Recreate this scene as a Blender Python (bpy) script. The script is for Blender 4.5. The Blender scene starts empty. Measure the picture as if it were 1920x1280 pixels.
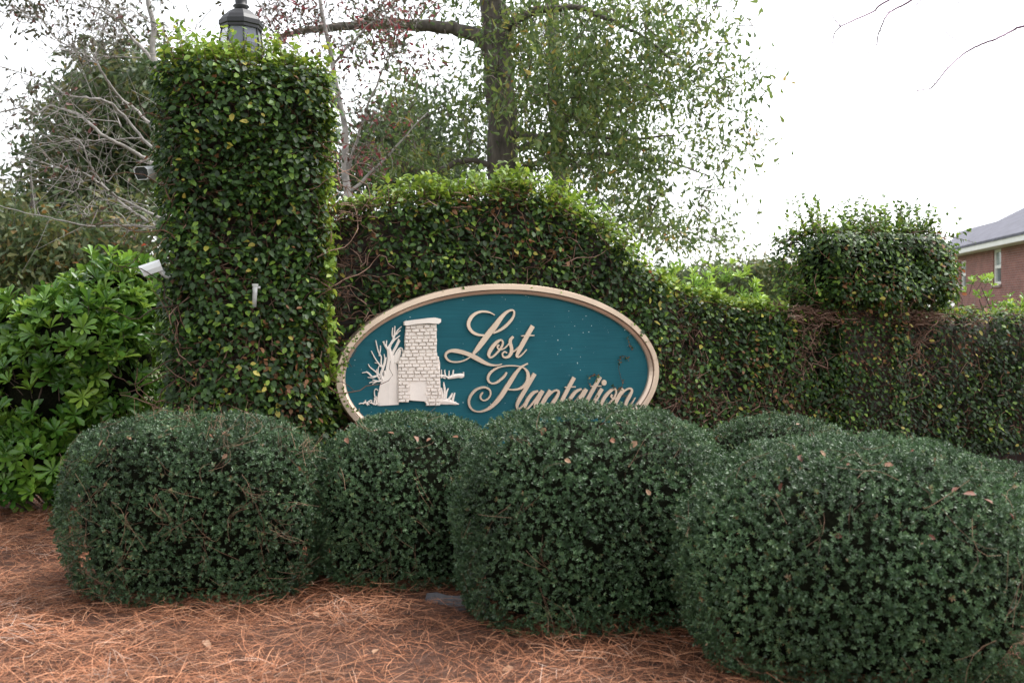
import bpy, math, random
import numpy as np
from mathutils import Vector, Matrix

# ------------------------------------------------------------------ camera, sky, sun, exposure
SC = bpy.context.scene
COL = SC.collection
F_PX, HZ, EYE = 1867.0, 580.0, 1.6          # focal length in photo pixels, horizon row, eye height

cam_d = bpy.data.cameras.new('camera')
cam = bpy.data.objects.new('camera', cam_d); COL.objects.link(cam)
cam.location = (0, 0, EYE); cam.rotation_euler = (math.radians(90), 0, 0)
cam_d.sensor_width = 36; cam_d.lens = 35; cam_d.shift_y = -60 / 1920
cam_d.clip_start = 0.05; cam_d.clip_end = 2000
cam_d.dof.use_dof = True; cam_d.dof.focus_distance = 7.4; cam_d.dof.aperture_fstop = 2.8
SC.camera = cam

SUN_EL, SUN_AZ = 60, 62                      # degrees; azimuth clockwise from +Y (straight ahead)
w = bpy.data.worlds.new('World'); SC.world = w; w.use_nodes = True
nt = w.node_tree; nt.nodes.clear()
sky = nt.nodes.new('ShaderNodeTexSky'); sky.sky_type = 'NISHITA'; sky.sun_disc = False
sky.sun_elevation = math.radians(SUN_EL); sky.sun_rotation = math.radians(SUN_AZ)
sky.air_density = 1.0; sky.dust_density = 1.5; sky.ozone_density = 1.0
hs = nt.nodes.new('ShaderNodeHueSaturation'); hs.inputs['Saturation'].default_value = 0.14
bg = nt.nodes.new('ShaderNodeBackground'); bg.inputs['Strength'].default_value = 0.15
wo = nt.nodes.new('ShaderNodeOutputWorld')
nt.links.new(sky.outputs[0], hs.inputs['Color']); nt.links.new(hs.outputs[0], bg.inputs['Color'])
nt.links.new(bg.outputs[0], wo.inputs[0])

sd = bpy.data.lights.new('sun', 'SUN'); sd.energy = 1.5; sd.angle = math.radians(25); sd.color = (1, 0.97, 0.92)
sun = bpy.data.objects.new('sun', sd); COL.objects.link(sun)
_el, _az = math.radians(SUN_EL), math.radians(SUN_AZ)
sdir = Vector((math.sin(_az) * math.cos(_el), math.cos(_az) * math.cos(_el), math.sin(_el)))
sun.rotation_euler = sdir.to_track_quat('Z', 'Y').to_euler(); sun.location = (10, 6, 20)

SC.view_settings.view_transform = 'Standard'; SC.view_settings.look = 'None'
SC.view_settings.exposure = 1.55; SC.view_settings.gamma = 1.0
SC.view_settings.use_curve_mapping = False
SC.cycles.max_bounces = 6; SC.cycles.diffuse_bounces = 2; SC.cycles.glossy_bounces = 2
SC.cycles.transmission_bounces = 4; SC.cycles.transparent_max_bounces = 6
SC.cycles.use_denoising = True

# ------------------------------------------------------------------ helpers
rng = np.random.RandomState(7)
random.seed(7)

def P(px, py, D):
    return np.array([(px - 960) / F_PX * D, D, EYE - (py - HZ) / F_PX * D])

def proj(V):
    V = np.atleast_2d(V)
    return np.stack([960 + V[:, 0] / V[:, 1] * F_PX, HZ + (EYE - V[:, 2]) / V[:, 1] * F_PX], 1)

def unit(a):
    a = np.asarray(a, float)
    return a / (np.linalg.norm(a, axis=-1, keepdims=True) + 1e-9)

def make_noise(seed, freq, n=10):
    r = np.random.RandomState(seed)
    k = r.normal(0, freq, (n, 3)); ph = r.uniform(0, 6.28, n); am = 1 / (0.5 + np.linalg.norm(k, axis=1) / freq)
    am = am / am.sum()
    def f(x, y, z=0.0):
        x = np.asarray(x, float); out = np.zeros(np.broadcast(x, y, z).shape)
        for i in range(n):
            out = out + am[i] * np.sin(k[i, 0] * x + k[i, 1] * y + k[i, 2] * z + ph[i])
        return out * 2.0
    return f

def mesh_np(name, V, F, mat, rnd=None, smooth=False):
    V = np.ascontiguousarray(V, np.float32)
    me = bpy.data.meshes.new(name)
    F = np.asarray(F)
    if F.dtype == object or F.ndim != 2:
        me.from_pydata([tuple(v) for v in V], [], [tuple(int(i) for i in f) for f in F])
    else:
        k = F.shape[1]; n = len(F)
        me.vertices.add(len(V)); me.vertices.foreach_set('co', V.ravel())
        me.loops.add(n * k); me.loops.foreach_set('vertex_index', np.ascontiguousarray(F, np.int32).ravel())
        me.polygons.add(n); me.polygons.foreach_set('loop_start', np.arange(n, dtype=np.int32) * k)
        me.update(calc_edges=True)
    if rnd is not None:
        a = me.attributes.new('rnd', 'FLOAT', 'POINT'); a.data.foreach_set('value', np.ascontiguousarray(rnd, np.float32))
    if smooth:
        me.polygons.foreach_set('use_smooth', np.ones(len(me.polygons), bool))
    if mat: me.materials.append(mat)
    return me

def tag(o, label=None, cat=None, group=None, kind=None):
    if label: o['label'] = label
    if cat: o['category'] = cat
    if group: o['group'] = group
    if kind: o['kind'] = kind
    return o

def link(name, me, parent=None, kind=None):
    o = bpy.data.objects.new(name, me); COL.objects.link(o)
    if parent is not None:
        o.parent = parent
        o.matrix_parent_inverse = wmat(parent).inverted()
    if kind: o['kind'] = kind
    return o

WM = {}
def wmat(o):
    return WM.get(o.name, Matrix.Identity(4))

def empty(name, loc):
    o = bpy.data.objects.new(name, None); COL.objects.link(o); o.location = tuple(loc)
    o.empty_display_size = 0.1
    WM[o.name] = Matrix.Translation(Vector(loc))
    return o

def obj(name, V, F, mat, parent=None, rnd=None, smooth=False, kind=None):
    return link(name, mesh_np(name, V, F, mat, rnd, smooth), parent, kind)

class MB:
    """collects simple solids into one mesh"""
    def __init__(s): s.V = []; s.F = []; s.n = 0
    def add(s, V, F):
        V = np.asarray(V, float)
        s.V.append(V); s.F += [tuple(int(i) + s.n for i in f) for f in F]; s.n += len(V); return s
    def box(s, c, sx, sy, sz, R=None):
        v = np.array([[x, y, z] for x in (-.5, .5) for y in (-.5, .5) for z in (-.5, .5)]) * [sx, sy, sz]
        if R is not None: v = v @ np.asarray(R).T
        return s.add(v + np.asarray(c), [(0, 1, 3, 2), (4, 6, 7, 5), (0, 4, 5, 1), (2, 3, 7, 6), (0, 2, 6, 4), (1, 5, 7, 3)])
    def tube(s, pts, rad, k=8, cap=True):
        V, F = tube_np(pts, rad, k, cap); return s.add(V, F)
    def lathe(s, prof, c, k=16, rot=0.0):
        V = []; F = []
        for r, z in prof:
            for i in range(k):
                a = rot + 2 * math.pi * i / k; V.append((c[0] + r * math.cos(a), c[1] + r * math.sin(a), c[2] + z))
        for j in range(len(prof) - 1):
            for i in range(k):
                i2 = (i + 1) % k; F.append((j * k + i, j * k + i2, (j + 1) * k + i2, (j + 1) * k + i))
        F.append(tuple(range(k))[::-1]); F.append(tuple((len(prof) - 1) * k + i for i in range(k)))
        return s.add(V, F)
    def build(s, name, mat, parent=None, smooth=False, kind=None, bevel=0):
        me = bpy.data.meshes.new(name)
        me.from_pydata([tuple(v) for v in np.concatenate(s.V)], [], s.F)
        if mat: me.materials.append(mat)
        if smooth: me.polygons.foreach_set('use_smooth', np.ones(len(me.polygons), bool))
        me.update()
        o = link(name, me, parent, kind)
        if bevel:
            m = o.modifiers.new('b', 'BEVEL'); m.width = bevel; m.segments = 2; m.limit_method = 'ANGLE'
        return o

def tube_np(pts, rad, k=6, cap=False):
    pts = np.asarray(pts, float); n = len(pts)
    rad = np.broadcast_to(np.asarray(rad, float), (n,)) if np.ndim(rad) < 1 or len(np.atleast_1d(rad)) == n else np.linspace(rad[0], rad[-1], n)
    t = np.gradient(pts, axis=0); t = unit(t)
    ref = np.array([0.13, 0.31, 0.94]) if abs(t[:, 2].mean()) < 0.8 else np.array([1.0, 0.1, 0.0])
    u = unit(np.cross(t, ref)); v = np.cross(t, u)
    a = np.arange(k) * 2 * math.pi / k
    V = pts[:, None] + rad[:, None, None] * (np.cos(a)[None, :, None] * u[:, None] + np.sin(a)[None, :, None] * v[:, None])
    V = V.reshape(-1, 3)
    F = []
    for j in range(n - 1):
        for i in range(k):
            i2 = (i + 1) % k; F.append((j * k + i, j * k + i2, (j + 1) * k + i2, (j + 1) * k + i))
    if cap:
        F.append(tuple(range(k))[::-1]); F.append(tuple((n - 1) * k + i for i in range(k)))
    return V, F

class Tubes:
    """many thin tubes as one quad mesh"""
    def __init__(s): s.V = []; s.F = []; s.R = []; s.n = 0
    def add(s, pts, rad, k=4, rnd=None):
        V, F = tube_np(pts, rad, k, False)
        s.V.append(V); s.F.append(np.array(F) + s.n); s.n += len(V)
        s.R.append(np.full(len(V), rng.rand() if rnd is None else rnd))
    def build(s, name, mat, parent=None, kind='stuff', smooth=True):
        if not s.V: return None
        return obj(name, np.concatenate(s.V), np.concatenate(s.F), mat, parent, np.concatenate(s.R), smooth, kind)

def smooth_line(pts, n=8):
    """Catmull-Rom through the points (any number of columns)"""
    p = np.asarray(pts, float)
    p = np.vstack([2 * p[0] - p[1], p, 2 * p[-1] - p[-2]])
    out = []
    for i in range(1, len(p) - 2):
        for t in np.linspace(0, 1, n, endpoint=False):
            a, b, c, d = p[i - 1], p[i], p[i + 1], p[i + 2]
            out.append(0.5 * (2 * b + (c - a) * t + (2 * a - 5 * b + 4 * c - d) * t * t + (3 * b - a - 3 * c + d) * t ** 3))
    out.append(p[-2]); return np.array(out)

# --- leaves
def leaf_tpl(width=0.55, fold=0.12, droop=0.12, kind='ovate'):
    w_ = width / 2
    if kind == 'ovate': l1, l2 = (0.3, 1.0), (0.68, 0.82)
    elif kind == 'spat': l1, l2 = (0.42, 0.55), (0.8, 1.0)
    else: l1, l2 = (0.35, 0.9), (0.72, 0.85)
    V = np.array([[0, 0, 0], [0, .5, -fold * .6], [0, 1, -droop],
                  [-w_ * l1[1], l1[0], fold * .4], [-w_ * l2[1], l2[0], fold * .3 - droop * .4],
                  [w_ * l1[1], l1[0], fold * .4], [w_ * l2[1], l2[0], fold * .3 - droop * .4]])
    F = np.array([[0, 1, 3], [3, 1, 4], [4, 1, 2], [1, 6, 2], [1, 5, 6], [0, 5, 1]])
    return V, F

def leaf4(width=0.5, fold=0.12):
    V = np.array([[0, 0, 0], [-width / 2, .5, fold], [0, 1, -.05], [width / 2, .5, fold]])
    return V, np.array([[0, 2, 1], [0, 3, 2]])

def frames(d, n):
    """rotation matrices with local Y = d (length), local Z near n"""
    d = unit(d); x = unit(np.cross(d, n)); z = np.cross(x, d)
    return np.stack([x, d, z], axis=-1)

def inst(tpl, pos, R, scale, rnd):
    V0, F0 = tpl; N, k = len(pos), len(V0)
    sc = np.asarray(scale, float)
    if sc.ndim == 1: sc = sc[:, None]
    V = np.einsum('nij,nkj->nki', R, V0[None] * sc[:, None, :]) + pos[:, None]
    F = (F0[None] + (np.arange(N) * k)[:, None, None]).reshape(-1, F0.shape[1])
    return V.reshape(-1, 3), F, np.repeat(rnd, k)

class Leaves:
    """a foliage mass; the best `parts` leaves become separate child objects"""
    def __init__(s, tpl): s.tpl = tpl; s.p = []; s.R = []; s.s = []; s.c = []; s.q = []
    def add(s, pos, d, n, size, rnd, score=None):
        N = len(pos)
        s.p.append(pos); s.R.append(frames(d, n)); s.s.append(np.broadcast_to(size, (N,)).astype(float))
        s.c.append(np.broadcast_to(rnd, (N,)).astype(float)); s.q.append(np.zeros(N) - 9 if score is None else score)
    def build(s, mat, parent, name='foliage', parts=0, part_name='leaf', smooth=False, kind='stuff', part_mat=None):
        p = np.concatenate(s.p); R = np.concatenate(s.R); sz = np.concatenate(s.s); c = np.concatenate(s.c); q = np.concatenate(s.q)
        c = np.clip(c, 0, 1)
        keep = np.ones(len(p), bool)
        if parts:
            idx = np.argsort(-q)[:parts]; keep[idx] = False
            bins = {}
            for i in idx:
                b = int(min(15, c[i] * 16))
                if b not in bins:
                    bins[b] = mesh_np(part_name, s.tpl[0], s.tpl[1], mat, np.full(len(s.tpl[0]), (b + .5) / 16), smooth)
                o = link(part_name, bins[b], parent)
                M = Matrix([list(R[i][0] * sz[i]) + [p[i][0]], list(R[i][1] * sz[i]) + [p[i][1]], list(R[i][2] * sz[i]) + [p[i][2]], [0, 0, 0, 1]])
                o.matrix_basis = M
        V, F, r = inst(s.tpl, p[keep], R[keep], sz[keep], c[keep])
        return obj(name, V, F, mat, parent, r, smooth, kind)

def sample_tris(V, F, n, r=rng):
    a, b, c = V[F[:, 0]], V[F[:, 1]], V[F[:, 2]]
    cr = np.cross(b - a, c - a); ar = np.linalg.norm(cr, axis=1)
    i = r.choice(len(F), n, p=ar / ar.sum()); u = r.rand(n); v = r.rand(n)
    m = u + v > 1; u[m] = 1 - u[m]; v[m] = 1 - v[m]
    return a[i] + u[:, None] * (b - a)[i] + v[:, None] * (c - a)[i], unit(cr[i])

def rv(n, s=1.0): return rng.normal(0, s, (n, 3))

# ------------------------------------------------------------------ materials
def new_mat(name):
    m = bpy.data.materials.new(name); m.use_nodes = True
    N = m.node_tree.nodes; L = m.node_tree.links
    return m, N, L, N['Principled BSDF'], N['Material Output']

def ramp(N, stops):
    r = N.new('ShaderNodeValToRGB'); e = r.color_ramp.elements
    while len(e) < len(stops): e.new(0.5)
    for i, (p, c) in enumerate(stops):
        e[i].position = p; e[i].color = (*c, 1)
    return r

def leaf_mat(name, stops, rough=0.4, trans=0.25, spec=0.5):
    m, N, L, b, out = new_mat(name)
    at = N.new('ShaderNodeAttribute'); at.attribute_name = 'rnd'
    r = ramp(N, stops); L.new(at.outputs['Fac'], r.inputs[0])
    tc = N.new('ShaderNodeTexCoord'); no = N.new('ShaderNodeTexNoise'); no.inputs['Scale'].default_value = 3.0
    geo = N.new('ShaderNodeNewGeometry'); L.new(geo.outputs['Position'], no.inputs['Vector'])
    hsv = N.new('ShaderNodeHueSaturation'); mr = N.new('ShaderNodeMapRange')
    mr.inputs['From Min'].default_value = .3; mr.inputs['From Max'].default_value = .7
    mr.inputs['To Min'].default_value = .75; mr.inputs['To Max'].default_value = 1.25
    L.new(no.outputs['Fac'], mr.inputs['Value']); L.new(mr.outputs[0], hsv.inputs['Value']); L.new(r.outputs[0], hsv.inputs['Color'])
    L.new(hsv.outputs[0], b.inputs['Base Color'])
    b.inputs['Roughness'].default_value = rough; b.inputs['Specular IOR Level'].default_value = spec
    if trans:
        t = N.new('ShaderNodeBsdfTranslucent'); hy = N.new('ShaderNodeHueSaturation')
        hy.inputs['Value'].default_value = 1.6; hy.inputs['Hue'].default_value = 0.48
        L.new(hsv.outputs[0], hy.inputs['Color']); L.new(hy.outputs[0], t.inputs['Color'])
        mx = N.new('ShaderNodeMixShader'); mx.inputs[0].default_value = trans
        L.new(b.outputs[0], mx.inputs[1]); L.new(t.outputs[0], mx.inputs[2]); L.new(mx.outputs[0], out.inputs['Surface'])
    return m

def plain(name, col, rough=0.6, metal=0.0, noise=0.0, nscale=20, bump=0.0, bscale=60, spec=0.5, stretch=None):
    m, N, L, b, out = new_mat(name)
    b.inputs['Base Color'].default_value = (*col, 1); b.inputs['Roughness'].default_value = rough
    b.inputs['Metallic'].default_value = metal; b.inputs['Specular IOR Level'].default_value = spec
    tc = N.new('ShaderNodeTexCoord'); mp = N.new('ShaderNodeMapping'); L.new(tc.outputs['Object'], mp.inputs[0])
    if stretch: mp.inputs['Scale'].default_value = stretch
    if noise:
        no = N.new('ShaderNodeTexNoise'); no.inputs['Scale'].default_value = nscale; no.inputs['Detail'].default_value = 6
        L.new(mp.outputs[0], no.inputs['Vector'])
        lo = tuple(max(0, c * (1 - noise)) for c in col); hi = tuple(min(1, c * (1 + noise)) for c in col)
        r = ramp(N, [(.3, lo), (.7, hi)]); L.new(no.outputs['Fac'], r.inputs[0]); L.new(r.outputs[0], b.inputs['Base Color'])
    if bump:
        n2 = N.new('ShaderNodeTexNoise'); n2.inputs['Scale'].default_value = bscale; n2.inputs['Detail'].default_value = 5
        L.new(mp.outputs[0], n2.inputs['Vector'])
        bp = N.new('ShaderNodeBump'); bp.inputs['Strength'].default_value = bump; bp.inputs['Distance'].default_value = 0.01
        L.new(n2.outputs['Fac'], bp.inputs['Height']); L.new(bp.outputs[0], b.inputs['Normal'])
    return m

def rnd_mat(name, stops, rough=0.7, spec=0.3):
    return leaf_mat(name, stops, rough, 0, spec)

M = {}
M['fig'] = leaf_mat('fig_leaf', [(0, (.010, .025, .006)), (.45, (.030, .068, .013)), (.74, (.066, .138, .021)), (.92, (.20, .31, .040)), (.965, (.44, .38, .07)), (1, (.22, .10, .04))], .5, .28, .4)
M['bush'] = leaf_mat('clipped_leaf', [(0, (.015, .036, .013)), (.5, (.054, .108, .045)), (.9, (.112, .185, .082)), (.97, (.18, .24, .09)), (1, (.18, .11, .05))], .42, .15)
M['gloss'] = leaf_mat('glossy_leaf', [(0, (.022, .072, .012)), (.4, (.066, .165, .022)), (.75, (.15, .29, .038)), (1, (.31, .47, .07))], .35, .25)
M['oak'] = leaf_mat('oak_leaf', [(0, (.040, .075, .022)), (.5, (.078, .132, .036)), (.85, (.16, .195, .05)), (.95, (.30, .22, .05)), (.97, (.46, .18, .04)), (1, (.32, .09, .03))], .5, .38)
M['dark_tree'] = leaf_mat('far_leaf', [(0, (.030, .056, .022)), (.6, (.066, .100, .036)), (.85, (.14, .135, .04)), (.95, (.28, .15, .04)), (1, (.30, .07, .03))], .55, .3)
M['red_leaf'] = leaf_mat('autumn_leaf', [(0, (.035, .05, .025)), (.5, (.06, .055, .03)), (.75, (.17, .05, .045)), (1, (.34, .05, .05))], .5, .25)
M['bark'] = plain('oak_bark', (.095, .08, .068), .9, noise=.45, nscale=18, bump=1.0, bscale=30, stretch=(1, 1, .3))
M['grey_bark'] = plain('grey_bark', (.32, .295, .275), .85, noise=.35, nscale=14, bump=.4, bscale=30)
M['twig'] = rnd_mat('twig', [(0, (.16, .135, .125)), (1, (.36, .33, .31))])
M['dark_twig'] = rnd_mat('dark_twig', [(0, (.05, .035, .026)), (1, (.13, .095, .075))])
M['purple_twig'] = rnd_mat('purple_twig', [(0, (.24, .14, .21)), (1, (.34, .22, .30))])
M['vine'] = rnd_mat('vine_stem', [(0, (.05, .026, .016)), (.7, (.15, .08, .052)), (1, (.34, .215, .165))])
M['core'] = plain('shaded_twig_core', (.008, .009, .005), 1.0, noise=.5, nscale=60, bump=.5, bscale=80, spec=.05)  # inner twig mass, near black: the interior shade is put into its colour
M['needle'] = rnd_mat('pine_needle', [(0, (.06, .026, .016)), (.3, (.20, .078, .038)), (.62, (.42, .17, .085)), (.86, (.54, .27, .15)), (1, (.44, .33, .27))], .6)
M['old_needle'] = rnd_mat('old_needle', [(0, (.07, .04, .025)), (.5, (.17, .095, .06)), (1, (.30, .19, .12))], .7)
M['dead'] = leaf_mat('dead_leaf', [(0, (.13, .035, .018)), (.5, (.20, .075, .038)), (1, (.36, .21, .125))], .6, .1)
M['gold'] = plain('bronze_paint', (.70, .54, .42), .34, metal=.6, noise=.10, nscale=5, bump=.05, bscale=200)
M['cream'] = plain('cream_paint', (.86, .76, .68), .6, noise=.08, nscale=9, bump=.15, bscale=120)
M['pvc'] = plain('weathered_pvc', (.46, .46, .45), .5, noise=.2, nscale=30)
M['black'] = plain('black_metal', (.010, .010, .013), .5, noise=.3, nscale=30, bump=.1, bscale=150)
M['white'] = plain('white_plastic', (.72, .73, .74), .4, noise=.05, nscale=10)
M['lens'] = plain('dark_plastic', (.012, .013, .018), .15)
M['roof'] = plain('roof_shingle', (.115, .115, .145), .9, noise=.25, nscale=3, bump=.4, bscale=12)
M['trim'] = plain('white_trim', (.78, .77, .74), .6, noise=.05, nscale=2)
M['edging'] = plain('grey_edging', (.045, .043, .047), .6, noise=.4, nscale=25, bump=.3, bscale=60)

def mat_glass(name, col, rough=.05):
    m, N, L, b, out = new_mat(name)
    b.inputs['Base Color'].default_value = (*col, 1); b.inputs['Roughness'].default_value = rough
    b.inputs['Specular IOR Level'].default_value = 1.0
    return m
M['pane'] = mat_glass('window_glass', (.10, .13, .14))
M['pane_top'] = mat_glass('window_blind_glass', (.32, .38, .38), .15)
m, N, L, b, out = new_mat('lantern_glass')
b.inputs['Base Color'].default_value = (.26, .27, .32, 1); b.inputs['Roughness'].default_value = .2
b.inputs['Transmission Weight'].default_value = .35; b.inputs['IOR'].default_value = 1.2; M['lglass'] = m

def mat_brick(name, c1, c2, mortar, scale):
    m, N, L, b, out = new_mat(name)
    tc = N.new('ShaderNodeTexCoord'); mp = N.new('ShaderNodeMapping'); L.new(tc.outputs['UV'], mp.inputs[0])
    br = N.new('ShaderNodeTexBrick'); L.new(mp.outputs[0], br.inputs['Vector'])
    br.inputs['Color1'].default_value = (*c1, 1); br.inputs['Color2'].default_value = (*c2, 1); br.inputs['Mortar'].default_value = (*mortar, 1)
    br.inputs['Scale'].default_value = scale; br.inputs['Mortar Size'].default_value = .012
    br.inputs['Brick Width'].default_value = .22; br.inputs['Row Height'].default_value = .075
    no = N.new('ShaderNodeTexNoise'); no.inputs['Scale'].default_value = 2.5; no.inputs['Detail'].default_value = 8
    L.new(mp.outputs[0], no.inputs['Vector'])
    mx = N.new('ShaderNodeMix'); mx.data_type = 'RGBA'; mx.blend_type = 'MULTIPLY'; mx.inputs[0].default_value = .6
    r = ramp(N, [(.3, (.6, .6, .6)), (.7, (1.25, 1.2, 1.2))]); L.new(no.outputs['Fac'], r.inputs[0])
    L.new(br.outputs['Color'], mx.inputs[6]); L.new(r.outputs[0], mx.inputs[7]); L.new(mx.outputs[2], b.inputs['Base Color'])
    bp = N.new('ShaderNodeBump'); bp.inputs['Strength'].default_value = .6; bp.inputs['Distance'].default_value = .01; bp.invert = True
    L.new(br.outputs['Fac'], bp.inputs['Height']); L.new(bp.outputs[0], b.inputs['Normal'])
    b.inputs['Roughness'].default_value = .9
    return m
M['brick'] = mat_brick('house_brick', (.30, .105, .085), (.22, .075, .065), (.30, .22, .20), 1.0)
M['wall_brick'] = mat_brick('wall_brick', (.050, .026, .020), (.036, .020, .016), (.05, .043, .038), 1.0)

def uv_box(o, du, dv):
    """planar UVs in metres along two directions"""
    me = o.data; uv = me.uv_layers.new(name='UVMap')
    co = np.zeros(len(me.vertices) * 3, np.float32); me.vertices.foreach_get('co', co); co = co.reshape(-1, 3)
    li = np.zeros(len(me.loops), np.int32); me.loops.foreach_get('vertex_index', li)
    U = np.stack([co @ np.asarray(du), co @ np.asarray(dv)], 1)[li]
    uv.data.foreach_set('uv', U.astype(np.float32).ravel())

# board: teal paint, fine horizontal grain, pale specks of lichen
m, N, L, b, out = new_mat('teal_board')
tc = N.new('ShaderNodeTexCoord'); mp = N.new('ShaderNodeMapping'); L.new(tc.outputs['UV'], mp.inputs[0])
mg = N.new('ShaderNodeMapping'); mg.inputs['Scale'].default_value = (3, 90, 1); L.new(mp.outputs[0], mg.inputs[0])
gr = N.new('ShaderNodeTexNoise'); gr.inputs['Scale'].default_value = 1; gr.inputs['Detail'].default_value = 5; L.new(mg.outputs[0], gr.inputs['Vector'])
big = N.new('ShaderNodeTexNoise'); big.inputs['Scale'].default_value = 3; big.inputs['Detail'].default_value = 4; L.new(mp.outputs[0], big.inputs['Vector'])
cr = ramp(N, [(.30, (.004, .074, .098)), (.70, (.010, .112, .140))])
ad = N.new('ShaderNodeMath'); ad.operation = 'ADD'; hf = N.new('ShaderNodeMath'); hf.operation = 'MULTIPLY'; hf.inputs[1].default_value = .5
L.new(gr.outputs['Fac'], ad.inputs[0]); L.new(big.outputs['Fac'], ad.inputs[1]); L.new(ad.outputs[0], hf.inputs[0]); L.new(hf.outputs[0], cr.inputs[0])
vo = N.new('ShaderNodeTexVoronoi'); vo.inputs['Scale'].default_value = 40; L.new(mp.outputs[0], vo.inputs['Vector'])
sep = N.new('ShaderNodeSeparateColor'); L.new(vo.outputs['Color'], sep.inputs[0])
rr = N.new('ShaderNodeMath'); rr.operation = 'POWER'; rr.inputs[1].default_value = 3.2; L.new(sep.outputs[0], rr.inputs[0])
rs_ = N.new('ShaderNodeMath'); rs_.operation = 'MULTIPLY'; rs_.inputs[1].default_value = .20; L.new(rr.outputs[0], rs_.inputs[0])
pat = N.new('ShaderNodeTexNoise'); pat.inputs['Scale'].default_value = 2.6; L.new(mp.outputs[0], pat.inputs['Vector'])
pm = N.new('ShaderNodeMapRange'); pm.inputs['From Min'].default_value = .36; pm.inputs['From Max'].default_value = .6; L.new(pat.outputs['Fac'], pm.inputs['Value'])
rm = N.new('ShaderNodeMath'); rm.operation = 'MULTIPLY'; L.new(rs_.outputs[0], rm.inputs[0]); L.new(pm.outputs[0], rm.inputs[1])
lt = N.new('ShaderNodeMath'); lt.operation = 'LESS_THAN'; L.new(vo.outputs['Distance'], lt.inputs[0]); L.new(rm.outputs[0], lt.inputs[1])
mx = N.new('ShaderNodeMix'); mx.data_type = 'RGBA'; L.new(lt.outputs[0], mx.inputs[0]); L.new(cr.outputs[0], mx.inputs[6]); mx.inputs[7].default_value = (.55, .68, .66, 1)
L.new(mx.outputs[2], b.inputs['Base Color']); b.inputs['Roughness'].default_value = .65; b.inputs['Specular IOR Level'].default_value = .25
bp = N.new('ShaderNodeBump'); bp.inputs['Strength'].default_value = .25; bp.inputs['Distance'].default_value = .004
L.new(gr.outputs['Fac'], bp.inputs['Height']); L.new(bp.outputs[0], b.inputs['Normal'])
M['teal'] = m

def mat_ground(name, stops, scale, bump):
    m, N, L, b, out = new_mat(name)
    tc = N.new('ShaderNodeTexCoord'); no = N.new('ShaderNodeTexNoise'); no.inputs['Scale'].default_value = scale; no.inputs['Detail'].default_value = 9
    L.new(tc.outputs['Object'], no.inputs['Vector']); r = ramp(N, stops); L.new(no.outputs['Fac'], r.inputs[0]); L.new(r.outputs[0], b.inputs['Base Color'])
    bp = N.new('ShaderNodeBump'); bp.inputs['Strength'].default_value = bump; bp.inputs['Distance'].default_value = .03
    L.new(no.outputs['Fac'], bp.inputs['Height']); L.new(bp.outputs[0], b.inputs['Normal']); b.inputs['Roughness'].default_value = .95
    return m
M['grass'] = mat_ground('lawn', [(.3, (.05, .07, .022)), (.7, (.10, .11, .04))], 8, .6)
M['mulch'] = mat_ground('straw_bed', [(.3, (.045, .020, .012)), (.55, (.10, .042, .024)), (.75, (.16, .066, .038))], 30, 1.0)

# ------------------------------------------------------------------ ground
hn = make_noise(3, 2.2); hn2 = make_noise(4, 7.0)
def bed_h(x, y): return 0.03 + 0.022 * hn(x, y) + 0.012 * hn2(x, y)

g = obj('ground', [[-400, -60, 0], [400, -60, 0], [400, 600, 0], [-400, 600, 0]], np.array([[0, 1, 2, 3]]), M['grass'])
tag(g, kind='structure', label='flat lawn reaching to the horizon behind the wall')
gx, gy = np.meshgrid(np.linspace(-8, 8, 161), np.linspace(0.6, 11, 105), indexing='xy')
gz = bed_h(gx, gy)
edge = np.minimum.reduce([gx + 8, 8 - gx, gy - .6, 11 - gy]); gz = np.where(edge < .15, 0.004, gz)
Vg = np.stack([gx, gy, gz], -1).reshape(-1, 3); nx = 161
ii = np.arange(104)[:, None] * nx + np.arange(160)[None]; ii = ii.ravel()
gb = obj('mulch_bed', Vg, np.stack([ii, ii + 1, ii + nx + 1, ii + nx], 1), M['mulch'], smooth=True)
tag(gb, kind='structure', label='uneven planting bed covered in rust brown pine straw')

# ------------------------------------------------------------------ wall line
YAW = math.radians(20)
T = np.array([math.cos(YAW), math.sin(YAW), 0]); NRM = np.array([math.sin(YAW), -math.cos(YAW), 0]); UP = np.array([0, 0, 1.0])
C0 = np.array([(930 - 960) / F_PX * 7.9, 7.9, 0])
def W(s, o, z):
    s, o, z = np.broadcast_arrays(np.asarray(s, float), o, z)
    return C0 + s[..., None] * T + o[..., None] * NRM + z[..., None] * UP
def to_wall(px, py, o=0.0):
    """photo pixel -> (s, z) on the wall plane at offset o"""
    d = np.array([(px - 960) / F_PX, 1.0, -(py - HZ) / F_PX]); cam_p = np.array([0, 0, EYE])
    k = np.dot(C0 + o * NRM - cam_p, NRM) / np.dot(d, NRM)
    q = cam_p + k * d - C0
    return np.dot(q, T), q[2]

top_px = [(590, 392), (650, 384), (720, 372), (800, 364), (880, 356), (950, 348), (1000, 352), (1060, 378), (1120, 410), (1165, 450),
          (1210, 492), (1255, 527), (1310, 552), (1380, 567), (1450, 573), (1520, 577), (1600, 579), (1680, 580)]
prof = np.array([to_wall(x, y, 0.0) for x, y in top_px])
prof_s, prof_z = prof[:, 0], prof[:, 1] - 0.05
zr = prof_z[-1]
S_R0 = to_wall(1685, 580)[0]; S_R1 = to_wall(2250, 580)[0]
def ztop(s): return np.interp(s, prof_s, prof_z)

# ellipse of the sign
sl, zl = to_wall(628, 701, .06); sr, zr2 = to_wall(1233, 703, .06); sc_, zt_ = to_wall(930, 532, .06)
SA = (sr - sl) / 2; SS = (sr + sl) / 2; SZ = 0.5 * (zl + zr2); SB = zt_ - SZ
def in_sign(s, z, k=1.0): return ((s - SS) / SA) ** 2 + ((z - SZ) / SB) ** 2 < k * k

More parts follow.
